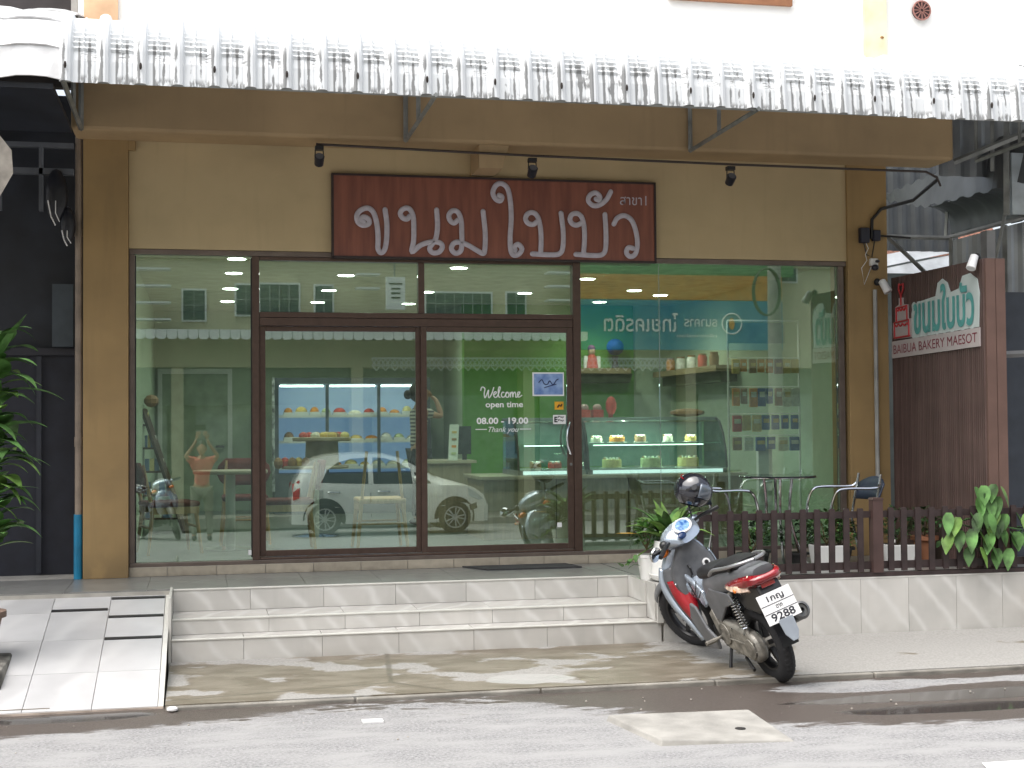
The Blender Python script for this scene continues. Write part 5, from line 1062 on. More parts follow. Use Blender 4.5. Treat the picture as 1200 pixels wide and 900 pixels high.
def make_moto(label, loc, heading, lean, group):
    t = thing('motorcycle', label, 'motorcycle', loc, group=group, rot=(-lean, 0, heading))
    B = lambda mb, nm, mt, par=None, **k: mb.build(nm, mt, par or t, local=True, **k)
    ax = Vector((-.38,0,.92)).normalized(); pv = Vector((1.0,0,.7))
    SM = Matrix.Translation(pv) @ Matrix.Rotation(R(24),4,ax) @ Matrix.Translation(-pv)
    wheel(t, 0, .28, .28, .095, None, 'rear_wheel'); wheel(t, 1.20, .275, .275, .080, SM, 'front_wheel')
    # front fork, fender
    B(MB().tube([(1.19,.07,.275),(1.02,.07,.66)],[.022,.018],8,m=SM).tube([(1.19,-.07,.275),(1.02,-.07,.66)],[.022,.018],8,m=SM), 'fork', blackm, smooth=True)
    rows = []
    for k in range(13):
        a = R(28+k*11.2); rr = .325; cx, cz = 1.19, .285; w0 = .062*(1-.25*abs(k/6-1)**3)
        rows.append([tuple(SM @ Vector((cx+(rr-.06*abs(j/3-1)**2)*math.cos(a), w0*(j/3-1), cz+(rr-.06*abs(j/3-1)**2)*math.sin(a)))) for j in range(7)])
    o = B(MB().grid(rows), 'front_fender', mgrey, fix=False, smooth=True); md = o.modifiers.new('thick','SOLIDIFY'); md.thickness = .006
    # leg shield and cowl
    rows = [ring(c,a,b,u=(1,0,-.2),v=(0,1,0)) for c,a,b in (((.90,0,.42),.035,.10),((.955,0,.52),.06,.17),((.985,0,.64),.085,.205),((.985,0,.76),.085,.185),((.955,0,.86),.075,.12),((.93,0,.90),.05,.07))]
    B(MB().grid(smooth_rows(rows),True,True), 'front_cowl', silver, smooth=True)
    rows = [ring(c,a,b,u=(1,0,-.2),v=(0,1,0),p=3.2) for c,a,b in (((.80,0,.50),.03,.13),((.855,0,.60),.05,.175),((.885,0,.72),.06,.17),((.875,0,.82),.055,.115),((.875,0,.90),.045,.06))]
    inn = B(MB().grid(smooth_rows(rows),True,True), 'inner_shield', mgrey, smooth=True)
    B(MB().lathe([(.030,0),(.030,.01),(.02,.012)],16,m=Matrix.Translation((.825,-.09,.71))@Matrix.Rotation(R(-80),4,'Y')), 'key_ring', white_p, inn); B(MB().lathe([(.017,.012),(.015,.018)],12,m=Matrix.Translation((.825,-.09,.71))@Matrix.Rotation(R(-80),4,'Y')), 'key_lock', blackm, inn)
    B(MB().tube([(.83,.05,.74),(.805,.05,.72),(.80,.05,.67),(.82,.05,.65)],.008,6), 'bag_hook', blackm, inn)
    # sweeping silver edge, red blades, grey lower skirts (one a side)
    for s_ in (1,-1):
        y0, y1 = (.168,.19) if s_ > 0 else (-.19,-.168)
        OUT = [(.955,.195,.74),(.945,.215,.66),(.905,.215,.56),(.84,.20,.45),(.76,.172,.34),(.69,.15,.23)]
        INN = [(.88,.15,.76),(.86,.12,.67),(.80,.085,.56),(.745,.09,.45),(.715,.115,.34),(.66,.12,.23)]
        EDG = [(.985,.205,.76),(.985,.235,.67),(.95,.242,.56),(.885,.228,.45),(.80,.195,.34),(.72,.165,.22)]
        def fl(L): return [(x,y*s_,z) for x,y,z in L]
        o = B(MB().grid([list(q) for q in zip(fl(smoothline(OUT,4)),fl(smoothline(EDG,4)))]), 'leg_shield_edge', silver, fix=False, smooth=True); md = o.modifiers.new('thick','SOLIDIFY'); md.thickness = .014; md.offset = 0
        o = B(MB().grid([list(q) for q in zip(fl(smoothline(OUT[:1]+OUT[1:],4)),fl(smoothline(INN,4)))]), 'leg_shield_back', mgrey, fix=False, smooth=True); md = o.modifiers.new('thick','SOLIDIFY'); md.thickness = .01; md.offset = 0
        RO = [Vector(p)+Vector((-.014,0,0)) for p in smoothline([(.93,.208,.66),(.895,.208,.56),(.832,.192,.45),(.765,.166,.36)],4)]; RI = [Vector(p)+Vector((-.014,0,0)) for p in smoothline([(.865,.125,.66),(.81,.095,.57),(.755,.10,.47),(.745,.145,.36)],4)]
        rb = B(MB().grid([[tuple(a_),tuple((a_+b_)/2+Vector((-.018,0,0))),tuple(b_)] for a_,b_ in zip([Vector((p.x,p.y*s_,p.z)) for p in RO],[Vector((p.x,p.y*s_,p.z)) for p in RI])]), 'red_panel', mred, fix=False, smooth=True); md = rb.modifiers.new('thick','SOLIDIFY'); md.thickness = .008; md.offset = 0
        for (x,y,z) in ((.87,.18,.64),(.76,.14,.40)): B(MB().ell((x-.03,y*s_,z),(.008,.008,.008),8), 'screw', chrome, rb)
        B(MB().prism([(.76,.40),(.68,.30),(.58,.20),(.40,.22),(.40,.30),(.52,.36),(.62,.50),(.70,.52)],'y',y0-.008*s_,y1-.006*s_), 'lower_skirt', mgrey, bevel=.012)
        B(MB().prism([(.78,.62),(.60,.47),(.55,.50),(.56,.60),(.68,.66),(.80,.70)],'y',s_*.09,s_*.118), 'tunnel_side', silver, bevel=.012)
    rows = [ring(c,a,b,p=3) for c,a,b in (((.86,0,.60),.07,.13),((.74,0,.555),.065,.11),((.62,0,.55),.075,.105),((.52,0,.62),.10,.10))]
    B(MB().grid(smooth_rows(rows),True,True), 'centre_tunnel', silver, smooth=True)
    # cables over the tunnel
    B(MB().tube(smoothline([(.80,.10,.66),(.70,.13,.62),(.66,.12,.54),(.58,.115,.60)],4),.005,5).tube(smoothline([(.82,.06,.63),(.72,.13,.56),(.64,.13,.60),(.60,.12,.68)],4),.004,5), 'cable', blackm)
    # handlebar unit
    rows = [ring(c,a,b,u=(.35,0,1),v=(0,1,0)) for c,a,b in (((1.00,0,.92),.03,.08),((.97,0,.94),.075,.15),((.91,0,.965),.085,.165),((.85,0,.965),.07,.15),((.80,0,.94),.03,.10))]
    rows = [[tuple(SM @ Vector(p)) for p in r_] for r_ in rows]
    hu = B(MB().grid(smooth_rows(rows),True,True), 'handlebar_cowl', silver, smooth=True)
    DM = SM @ Matrix.Translation((.845,.0,1.02)) @ Matrix.Rotation(R(-38),4,'Y')
    B(MB().lathe([(.075,-.012),(.075,.004),(.062,.008),(.060,.002)],24,m=DM@Matrix.Diagonal((.8,1.15,1,1))), 'dial_ring', white_p, hu, smooth=True)
    B(MB().lathe([(.058,.0),(.056,.005)],24,m=DM@Matrix.Diagonal((.8,1.15,1,1))), 'dial_face', mat('dial_blue',(.02,.09,.30),.15,c2=(.3,.5,.7),scale=45), hu)
    B(MB().ell((0,.06,0),(.028,.04,.012),10,m=SM@Matrix.Translation((.80,.02,.985))@Matrix.Rotation(R(-50),4,'Y')), 'small_dial', mat('dial_dark',(.01,.03,.10),.15), hu, smooth=True)
    for s_ in (1,-1):
        B(MB().tube([(.89,.12*s_,.965),(.87,.20*s_,.975),(.82,.30*s_,.97),(.80,.355*s_,.965)],[.012,.012,.017,.017],10,m=SM), 'grip', blackm, smooth=True)
        B(MB().tube([(.90,.17*s_,.96),(.90,.24*s_,.955),(.87,.33*s_,.95)],.006,6,m=SM), 'brake_lever', chrome, smooth=True)
        B(MB().ell((.90,.19*s_,.97),(.035,.035,.035),10,m=SM), 'switch_box', blackm if s_>0 else silver, smooth=True)
        B(MB().ell((.99,.15*s_,.885),(.04,.05,.03),10,m=SM), 'front_indicator', lenso, smooth=True)
    B(MB().tube([(.88,.26,.98),(.86,.30,1.0),(.85,.33,1.0)],.006,6,m=SM), 'mirror_arm', blackm); B(MB().lathe([(.0,0),(.052,.002),(.056,.012),(.04,.03),(.0,.036)],18,m=SM@Matrix.Translation((.83,.355,.985))@Matrix.Rotation(R(70),4,'Y')), 'mirror', chrome, smooth=True)
    B(MB().tube([(.90,-.17,.99),(.93,-.24,1.14)],.008,6,m=SM), 'mirror_arm', blackm)
    TM = Matrix.Translation((.10,0,.05))
    # engine, belt case, frame
    B(MB().box(.22,.62,-.09,.07,.20,.40).box(.30,.60,-.06,.06,.38,.52).box(.42,.62,-.12,.10,.235,.34), 'engine', blackm, bevel=.02)
    cv = []
    for k in range(26):
        a = 2*math.pi*k/26; cx = .0 if math.cos(a) < 0 else .36; rr = .105 if math.cos(a)<0 else .115; cv.append((cx+rr*math.cos(a), (.285 if cx==0 else .33)+rr*math.sin(a)))
    bc = B(MB().prism(cv,'y',.055,.13), 'belt_case', alu, bevel=.022, smooth=True)
    B(MB().prism([(.07*math.cos(2*math.pi*k/18)+.0, .285+.07*math.sin(2*math.pi*k/18)) for k in range(18)],'y',.13,.142).prism([(.08*math.cos(2*math.pi*k/18)+.35, .33+.08*math.sin(2*math.pi*k/18)) for k in range(18)],'y',.13,.140).box(.05,.30,.13,.139,.30,.315), 'case_rib', alu, bc, bevel=.005)
    for k in range(9):
        a = k*.7; B(MB().lathe([(.007,0),(.007,.01)],6,m=Matrix.Translation((.17+.25*math.cos(a),.13,.305+.09*math.sin(a)))@Matrix.Rotation(R(-90),4,'X')), 'bolt', chrome, bc)
    # shock absorber
    p0, p1 = Vector((-.01,.115,.33)), Vector((.13,.105,.66)); N_ = 110; pts = []
    dd = (p1-p0); e1 = dd.cross(Vector((0,1,0))).normalized(); e2 = Vector((0,1,0))
    for i in range(N_+1):
        f = i/N_; a = f*11*2*math.pi; pts.append(tuple(p0+dd*(.28+.62*f)+e1*.027*math.cos(a)+e2*.027*math.sin(a)))
    sh = B(MB().tube([tuple(p0),tuple(p0+dd*.3)],.016,10).tube([tuple(p0+dd*.27),tuple(p1)],.010,8).tube([tuple(p1-dd*.1),tuple(p1)],.022,10), 'shock_absorber', alu, smooth=True); B(MB().tube(pts,.0055,6), 'spring', chrome, sh, smooth=True)
    # tail body
    rows = [ring(c,a,b,p=2.8) for c,a,b in (((.60,0,.60),.07,.09),((.50,0,.62),.12,.115),((.32,0,.63),.135,.13),((.12,0,.67),.105,.132),((-.10,0,.715),.085,.125),((-.26,0,.755),.06,.105),((-.36,0,.785),.035,.075))]
    tshift(rows); B(MB().grid(smooth_rows(rows),True,True), 'side_cover', mgrey, smooth=True)
    for s_ in (1,-1): B(MB().prism([(.50,.58),(.44,.44),(.34,.42),(.20,.55),(.05,.60),(.10,.66),(.40,.66)],'y',s_*.118,s_*.135), 'side_cover_lower', mgrey, bevel=.012)
    rows = [ring(c,a,b,p=2.6) for c,a,b in (((.66,0,.70),.02,.06),((.60,0,.715),.05,.10),((.45,0,.735),.055,.125),((.25,0,.745),.05,.12),((.12,0,.775),.05,.122),((-.05,0,.80),.045,.115),((-.16,0,.815),.03,.09))]
    tshift(rows); B(MB().grid(smooth_rows(rows),True,True), 'seat', seatm, smooth=True)
    gr = MB()
    for s_ in (1,-1): gr.tube(smoothline([(.16,.152*s_,.735),(.05,.165*s_,.79),(-.12,.15*s_,.825),(-.24,.09*s_,.85),(-.28,.0,.855)],4),.012,8,m=TM)
    B(gr, 'grab_rail', mat('rail_grey_metal',(.42,.42,.43),.3,.7), smooth=True); B(MB().tube([(-.08,.11,.78),(-.14,.11,.83)],.01,6,m=TM).tube([(-.08,-.11,.78),(-.14,-.11,.83)],.01,6,m=TM), 'rail_mount', blackm)
    # tail lamp wraps round the tail
    rows = []
    for x,w_,z0,z1 in ((-.02,.146,.675,.685),(-.12,.149,.678,.722),(-.24,.142,.688,.757),(-.33,.118,.703,.775),(-.385,.07,.718,.772),(-.395,.0,.722,.77)):
        rows.append([(x,w_,z0),(x-.012,w_+.012,z0+.02),(x-.012,w_+.010,z1-.02),(x,w_-.01,z1)])
    full = rows + [[(p[0],-p[1],p[2]) for p in r_] for r_ in rows[-2::-1]]
    full = smooth_rows(full,3); full = [[tuple(TM @ Vector((p[0],p[1]*.9,p[2]))) for p in r_] for r_ in full]
    o = B(MB().grid(full), 'tail_lamp', lensr, fix=False, smooth=True); md = o.modifiers.new('thick','SOLIDIFY'); md.thickness = .01
    for s_ in (1,-1):
        r3 = [[(-.03,.150*s_,.672),(-.03,.158*s_,.676),(-.03,.150*s_,.68)],[(-.12,.150*s_,.655),(-.12,.17*s_,.67),(-.12,.162*s_,.695)],[(-.22,.142*s_,.65),(-.23,.165*s_,.672),(-.22,.158*s_,.71)],[(-.31,.11*s_,.665),(-.33,.128*s_,.685),(-.31,.125*s_,.70)]]
        r3 = [[tuple(TM @ Vector((p[0],p[1]*.93,p[2]))) for p in r_] for r_ in r3]; o = B(MB().grid(smooth_rows(r3,3)), 'indicator', lensc, o if False else None, fix=False, smooth=True); md = o.modifiers.new('thick','SOLIDIFY'); md.thickness = .006
        B(MB().ell((-.20,.166*s_,.678),(.018,.008,.014),8,m=TM), 'bulb', lenso, o, smooth=True)
    B(MB().prism([(-.20,.66),(-.36,.71),(-.40,.64),(-.38,.54),(-.30,.50),(-.10,.50),(.05,.60)],'y',-.085,.085,m=TM), 'undertail', blackm, bevel=.015)
    B(MB().box(-.005,.005,-.05,.05,-.018,.018,m=TM@Matrix.Translation((-.392,.01,.705))@Matrix.Rotation(R(20),4,'Y')), 'reflector', lensr, bevel=.003)
    # number plate with its lettering
    PM = TM @ Matrix.Translation((-.435,0,.555)) @ Matrix.Rotation(R(22),4,'Y') @ Matrix.Scale(1.12,4)
    pl = B(MB().box(-.004,.004,-.11,.11,-.09,.09,m=PM), 'number_plate', white_p, bevel=.002)
    Q = PM @ Matrix(((0,1,0,-.0055),(-1,0,0,0),(0,0,1,0),(0,0,0,1)))   # text x -> -y, z -> z, faces -x
    def ptext(s_, x, z, w_, h_):
        tm = text_mb(s_, w_, h_, off=.02); tm.v = [tuple(Q @ (Vector(v)+Vector((x,0,z)))) for v in tm.v]; B(tm, 'plate_lettering', mat('plate_ink',(.02,.02,.03),.5), pl, fix=False)
    ptext('1กญ', -.055, .030, .11, .042); ptext('ตาก', -.022, -.012, .044, .022); ptext('9288', -.078, -.078, .156, .046)
    for z in (.022,-.026): B(MB().box(-.0062,-.004,-.108,.108,z-.0018,z+.0018,m=PM), 'plate_line', mat('plate_ink',(.02,.02,.03),.5), pl)
    B(MB().box(-.0075,-.004,-.10,-.094,-.085,.085,m=PM).box(-.0075,-.004,.10,.106,-.085,.085,m=PM), 'plate_frame', mat('plate_rim',(.6,.6,.6),.4), pl) if False else None
    # rear mudguard
    B(MB().prism([(-.055,.0),(.055,.0),(.05,-.10),(.02,-.155),(-.02,-.155),(-.05,-.10)],'y',-.004,.004,m=TM@Matrix.Translation((-.47,0,.475))@Matrix.Rotation(R(22),4,'Y')@Matrix.Rotation(R(90),4,'Z')), 'rear_mudguard', mat('mudguard_grey',(.26,.29,.33),.45), bevel=.003)
    B(MB().grid([[(.20*0+(.34)*math.cos(R(a)), y, .28+.34*math.sin(R(a))) for y in (-.06,-.03,0,.03,.06)] for a in range(40,176,12)]), 'inner_mudguard', blackm, fix=False)
    # exhaust on the far side
    ex = B(MB().tube([(.32,-.13,.26),(.10,-.155,.33),(0,-.16,.38)],[.02,.03,.05],14).tube([(0,-.16,.38),(-.27,-.165,.49)],[.058,.060],18), 'exhaust', mat('exhaust_dark',(.06,.06,.062),.35,.7), smooth=True)
    EM = Matrix.Translation((-.27,-.165,.49)) @ (Vector((-.27,-.005,.11)).to_track_quat('Z','Y').to_matrix().to_4x4())
    B(MB().lathe([(.060,0),(.062,.012),(.045,.022),(.040,.01),(.02,.008)],20,m=EM), 'exhaust_cap', mat('cap_grey',(.16,.16,.16),.4,.6), ex, smooth=True); B(MB().lathe([(.018,.0),(.018,.03),(.013,.03),(.012,.0)],14,m=EM), 'exhaust_tip', blackm, ex)
    # stands, pegs
    B(MB().tube([(.40,.10,.20),(.36,.19,.03)],.012,8).tube([(.36,.15,.025),(.34,.235,.022),(.40,.245,.02)],.010,6), 'side_stand', blackm)
    B(MB().tube([(.20,.10,.17),(.06,.13,.12)],.012,8).tube([(.20,-.10,.17),(.06,-.13,.12)],.012,8).tube([(.20,.10,.18),(.20,-.10,.18)],.012,6), 'centre_stand', blackm)
    for s_ in (1,-1):
        B(MB().tube([(.42,.10*s_,.30),(.40,.22*s_,.30)],.011,8).tube([(.40,.19*s_,.30),(.40,.27*s_,.30)],.017,8), 'foot_peg', alu); B(MB().prism([(.44,.50),(.36,.34),(.42,.30),(.46,.36),(.50,.46)],'y',s_*.125,s_*.14), 'peg_bracket', alu, bevel=.005)
    B(MB().tube([(.52,.09,.26),(.50,.17,.255),(.55,.20,.25)],.008,6), 'kick_starter', chrome)
    return t
MOTO_HEAD, MOTO_LEAN = R(96), R(19.5)
moto = make_moto('silver, grey and red scooter parked on the pavement edge with a helmet on its bar', (3.80,-3.12,.0), MOTO_HEAD, MOTO_LEAN, None)
moto.rotation_euler[1] = -R(2.2)
MW = moto.rotation_euler.to_matrix().to_4x4(); MW.translation = moto.location
hl = thing('helmet', 'glossy black full face helmet hung on the right mirror stalk of the scooter', 'helmet', tuple(MW @ Vector((.92,-.20,1.215))), rot=(R(-12),R(10),R(-42)))
hm = mat('helmet_gloss', (.012,.013,.02), .12, var=.2, scale=5, coat=1)
def hell(u, v, rx=.135, ry=.115, rz_=.128): return (rx*math.cos(v)*math.cos(u), ry*math.cos(v)*math.sin(u), rz_*math.sin(v))
rows = []
for i in range(15):
    v = R(-58+i*10.3); row = []
    for k in range(29):
        u = R(28)+R(304)*k/28 if v < R(22) and v > R(-22) else 2*math.pi*k/28; row.append(hell(u, v, .14, .118, .13))
    rows.append(row)
MB().grid(rows).ell((0,0,.0),(.122,.10,.112),18,z0=-.75).build('shell', hm, hl, local=True, smooth=True, fix=False)
vr = [[hell(R(-52+104*k/14), R(-24+48*i/6), .152, .124, .132) for k in range(15)] for i in range(7)]
o = MB().grid(vr).build('visor', mat('visor_smoke',(.10,.12,.15),.05,.3,coat=1), hl, local=True, smooth=True, fix=False); md = o.modifiers.new('thick','SOLIDIFY'); md.thickness = .003
MB().grid([[hell(R(-60+120*k/14), v, .150, .126, .134) for k in range(15)] for v in (R(-56),R(-46),R(-34),R(-26))]).build('chin_bar', hm, hl, local=True, smooth=True, fix=False)
for s_ in (1,-1): MB().lathe([(.024,0),(.020,.008)],14,m=Matrix.Translation((.055,.108*s_,.012))@Matrix.Rotation(R(-90*s_),4,'X')).build('visor_pivot', blackm, hl, local=True)
MB().tube([hell(R(a),R(50-abs(a-180)*.35),.143,.121,.133) for a in range(110,251,10)],.003,5).build('red_stripe', mred, hl, local=True)
MB().tube([hell(R(a),R(-2-abs(a-135)*.25),.143,.121,.133) for a in range(95,176,10)],.004,5).build('grey_stripe', letter, hl, local=True)
MB().box(-.03,.03,-.001,.001,-.02,.02,m=Matrix.Translation((-.135,.03,.01))@Matrix.Rotation(R(75),4,'Z')).build('sticker', white_p, hl, local=True)

# ================================================================== PEOPLE
def skin_body(chains, sub=1):
    """connected chains of (point, radius) grown into one surface; returns verts, faces"""
    vs = []; es = []; rad = []; idx = {}
    def vid(p, r):
        k = tuple(round(q,4) for q in p)
        if k not in idx: idx[k] = len(vs); vs.append(p); rad.append(r)
        return idx[k]
    for ch in chains:
        pv_ = None
        for p, r in ch:
            i = vid(p, r)
            if pv_ is not None: es.append((pv_, i))
            pv_ = i
    me = bpy.data.meshes.new('s'); me.from_pydata(vs, es, []); o = bpy.data.objects.new('s', me); col.objects.link(o)
    o.modifiers.new('k','SKIN'); 
    for i, r in enumerate(rad):
        r = r if isinstance(r, tuple) else (r, r); me.skin_vertices[0].data[i].radius = r
    me.skin_vertices[0].data[0].use_root = True
    s_ = o.modifiers.new('u','SUBSURF'); s_.levels = sub+1; s_.render_levels = sub+1
    dg = bpy.context.evaluated_depsgraph_get(); dg.update(); ev = o.evaluated_get(dg); m2 = ev.to_mesh()
    V = [tuple(v.co) for v in m2.vertices]; F = [tuple(p.vertices) for p in m2.polygons]; ev.to_mesh_clear()
    bpy.data.objects.remove(o); bpy.data.meshes.remove(me); return V, F
def head_mb(c, tilt=0):
    m = MB(); rows = []; M4 = Matrix.Translation(c) @ Matrix.Rotation(tilt,4,'Y')
    for i in range(15):
        v = -1+2*i/14; v = math.sin(v*math.pi/2); q = math.sqrt(max(0,1-v*v)); row = []
        for k in range(20):
            a = 2*math.pi*k/20; x, y = math.cos(a), math.sin(a); jaw = 1-.22*max(0,-v)
            X = .094*q*x*(1 if x>0 else 1.05)*(1 if v>-.3 else 1.0)+(.012 if v<-.4 and x>0 else 0); Y = .075*q*y*jaw
            if x > .8 and -.25 < v < .05: X += .012*(1-abs(y)*1.5)
            row.append((X, Y, .115*v))
        rows.append(row)
    m.grid(rows, True, True, M4)
    m.prism([(.088,.02),(.118,-.028),(.088,-.034)],'y',-.012,.012,M4)            # nose
    m.ell((.083,0,-.058),(.014,.024,.007),8,M4)                                  # lips
    for s_ in (-1,1): m.ell((-.005,.078*s_,-.005),(.018,.010,.03),8,M4); m.ell((.079,.030*s_,.012),(.014,.014,.008),8,M4)
    return m
def person(label, loc, rz_, H, arms, legs, skinm, shirt, trousers, hairm, extra=None, hair_long=False):
    t = thing('person', label, 'person', loc, rz_); k = H/1.65
    P = lambda p: tuple(q*k for q in p)
    pel = (0,0,.90); tors = [((0,0,.90),(.10,.13)),((0,0,1.02),(.085,.115)),((.01,0,1.18),(.095,.13)),((0,0,1.32),(.085,.135)),((0,0,1.40),.05),((.01,0,1.48),.045)]
    ch = [[(P(p), r) for p, r in tors]]; tro = []; slv = []
    for s_, L in zip((1,-1), legs):
        hip, kn, an, toe = L; c = [((0,0,.90),(.10,.13)),(hip,.085),(kn,.052),(an,.036),(toe,.032)]; ch.append([(P(p),r) for p,r in c]); tro.append([(P(p), (r[0]+.014,r[1]+.014) if isinstance(r,tuple) else r+.02) for p,r in c[:4]])
    for A in arms:
        c = [((0,0,1.32),(.085,.135)),(A[0],.050),(A[1],.036),(A[2],.025),(A[3],.022)]; ch.append([(P(p),r) for p,r in c])
        mid = tuple(A[0][i]*.35+A[1][i]*.65 for i in range(3)); slv.append([(P(c[0][0]),(.098,.148)),(P(A[0]),.066),(P(mid),.056)])
    V, F = skin_body(ch); mb = MB(); mb.add(V, F)
    h = head_mb(P((.02,0,1.575))); mb.add(h.v, h.f)
    for A in arms:                                                                # hands: palm, four fingers and a thumb each
        w_, e_ = Vector(A[3]), Vector(A[2]); d = (w_-e_).normalized(); sd_ = d.cross(Vector(A[4])).normalized(); nn = sd_.cross(d)
        ph = [( (w_+d*0)*k , (.014,.028)), ((w_+d*.07)*k, (.012,.034))]
        V, F = skin_body([[(tuple(p), r) for p, r in ph]], 0); mb.add(V, F)
        for j,(o_,l_) in enumerate(((-.030,.062),(-.010,.075),(.010,.070),(.029,.055))):
            b0 = w_+d*.072+sd_*o_; b1 = b0+d*l_*.5-nn*.006; b2 = b1+d*l_*.4-nn*.022; mb.tube([tuple(b0*k),tuple(b1*k),tuple(b2*k)],[.009,.008,.006],6)
        b0 = w_+d*.02-sd_*.028; mb.tube([tuple(b0*k),tuple((b0+d*.03-sd_*.022)*k),tuple((b0+d*.055-sd_*.028-nn*.01)*k)],[.011,.009,.007],6)
    mb.build('body', skinm, t, local=True, smooth=True, fix=False)
    V, F = skin_body([[(P(p), (r[0]+.013,r[1]+.013) if isinstance(r,tuple) else r+.006) for p, r in tors[:5]]]+slv); m2 = MB(); m2.add(V,F); m2.build('shirt', shirt, t, local=True, smooth=True, fix=False)
    V, F = skin_body(tro); m2 = MB(); m2.add(V,F); m2.build('trousers', trousers, t, local=True, smooth=True, fix=False)
    m2 = MB()
    for s_, L in zip((1,-1), legs): m2.ell(tuple(Vector(P(L[2]))+Vector((.05,0,-.035))),(.13,.045,.045),10)
    m2.build('shoes', black, t, local=True, smooth=True)
    hr = MB(); c = P((.01,0,1.60)); hr.ell((c[0]-.012,0,c[2]+.008),(.102,.084,.108),16,z0=-.1); hr.ell((c[0]-.04,0,c[2]-.01),(.075,.080,.10),14)
    if hair_long: hr.ell((c[0]-.13,0,c[2]-.03),(.05,.05,.055),12)
    hr.build('hair', hairm, t, local=True, smooth=True)
    return t, P
skinm = mat('skin_tone', (.45,.26,.17), .6, var=.04); hairm = mat('hair_black', (.012,.010,.010), .5, bump=.5, bscale=120)
stp = mat('striped_shirt', (.40,.38,.34), .9); n, l = nd(stp); tc = n.new('ShaderNodeTexCoord'); s_ = n.new('ShaderNodeSeparateXYZ'); l.new(tc.outputs['Object'], s_.inputs[0]); l.new(mixc(stp, ramp01(stp, mathn(stp,'SINE',mathn(stp,'MULTIPLY',s_.outputs[2],150)),-.2,.2), (.06,.06,.065),(.5,.47,.42)), n['Principled BSDF'].inputs['Base Color'])
st_, P = person('woman in striped shirt and dark apron shading her eyes behind the door glass', (2.42,3.9,IF), R(4), 1.56,
   [[(0,.17,1.36),(.0,.22,1.12),(.04,.21,.90),(.06,.20,.84),(0,-1,0)],[(0,-.17,1.36),(.24,-.22,1.30),(.19,-.12,1.50),(.15,-.07,1.545),(1,0,.2)]],
   [[(0,.09,.82),(.01,.09,.47),(-.02,.09,.08),(.10,.09,.03)],[(0,-.09,.82),(.01,-.09,.47),(-.02,-.09,.08),(.10,-.09,.03)]], skinm, stp, mat('black_trousers',(.02,.02,.024),.8), hairm, hair_long=True)
ap = mat('apron_dark', (.028,.03,.04), .85); rows = []
for z, w_, x in ((1.30,.10,.135),(1.12,.15,.145),(.95,.19,.15),(.75,.21,.16),(.50,.22,.165)): rows.append([P((x*math.cos(a),x*1.25*math.sin(a),z)) for a in [R(q) for q in (-100,-70,-40,-15,0,15,40,70,100)]])
o = MB().grid(rows).build('apron', ap, st_, local=True, smooth=True, fix=False); md = o.modifiers.new('thick','SOLIDIFY'); md.thickness = .006
person('person in a salmon pink shirt photographing the shop from across the road', (.02,-12.50,-.185), R(90), 1.63,
   [[(.02,.17,1.37),(.22,.27,1.44),(.26,.12,1.66),(.27,.09,1.74),(1,0,0)],[(.02,-.17,1.37),(.22,-.27,1.44),(.26,-.12,1.66),(.27,-.09,1.74),(1,0,0)]],
   [[(0,.10,.82),(.02,.12,.46),(0,.13,.08),(.11,.14,.03)],[(0,-.10,.82),(.02,-.12,.46),(0,-.13,.08),(.11,-.14,.03)]], skinm, mat('salmon_shirt',(.75,.20,.16),.85), mat('khaki_trousers',(.25,.24,.20),.85), hairm)
tag(MB().box(-.085,.085,-12.165,-12.155,1.69,1.775).build('mobile_phone', blackm, bevel=.004), 'dark mobile phone held up by the person in the salmon shirt', 'phone')

# ================================================================== ACROSS THE ROAD (seen in the glass)
CX, CY, CZ_ = 1.56, -13.55, -.19
car = thing('parked_car', 'small white hatchback parked on the far side of the road, mirrored in the glass', 'car', (CX,CY,CZ_))
cw = mat('car_white_paint', (.80,.80,.78), .25, var=.02, coat=1); cg = mat('car_glass', (.015,.02,.022), .05, coat=1)
top = [(0,.62),(.03,.86),(.10,1.02),(.20,1.20),(.34,1.34),(.60,1.42),(1.1,1.45),(1.6,1.43),(1.95,1.35),(2.3,1.16),(2.62,.99),(2.95,.90),(3.25,.80),(3.42,.68),(3.49,.52),(3.50,.45)]
def ztop(x):
    for a,b_ in zip(top,top[1:]):
        if x <= b_[0]: f = (x-a[0])/max(1e-6,b_[0]-a[0]); return a[1]+(b_[1]-a[1])*f
    return top[-1][1]
def endf(x): return 1-.30*max(0,abs(x-1.75)/1.75)**7
def belt(x): return min(ztop(x)-.02, .88-.03*x/3.5)
def half(x, z):
    e = endf(x); b_ = belt(x); zt = ztop(x)
    if z <= .5: return (.74+.05*(z-.2)/.3)*e
    if z <= b_: return (.79-.03*(z-.5)/max(.01,b_-.5))*e
    f = (z-b_)/max(.05,zt-b_); return (.76-.20*min(1,f))*e
rows = []
for i in range(41):
    x = 3.5*(.5-.5*math.cos(math.pi*i/40)); zt = ztop(x); b_ = belt(x); zs = [.20,.35,.5,.5+(b_-.5)*.5,b_,b_+(zt-b_)*.5,zt-.02*min(1,(zt-b_)*4)]
    L = [(x,half(x,z),z) for z in zs]+[(x,half(x,zt)*.75,zt),(x,0,zt+.012)]
    rows.append([(p[0],-p[1],p[2]) for p in L]+[p for p in L[-2::-1]])
bd = MB().grid(rows,False,True).build('body', cw, car, local=True, smooth=True)
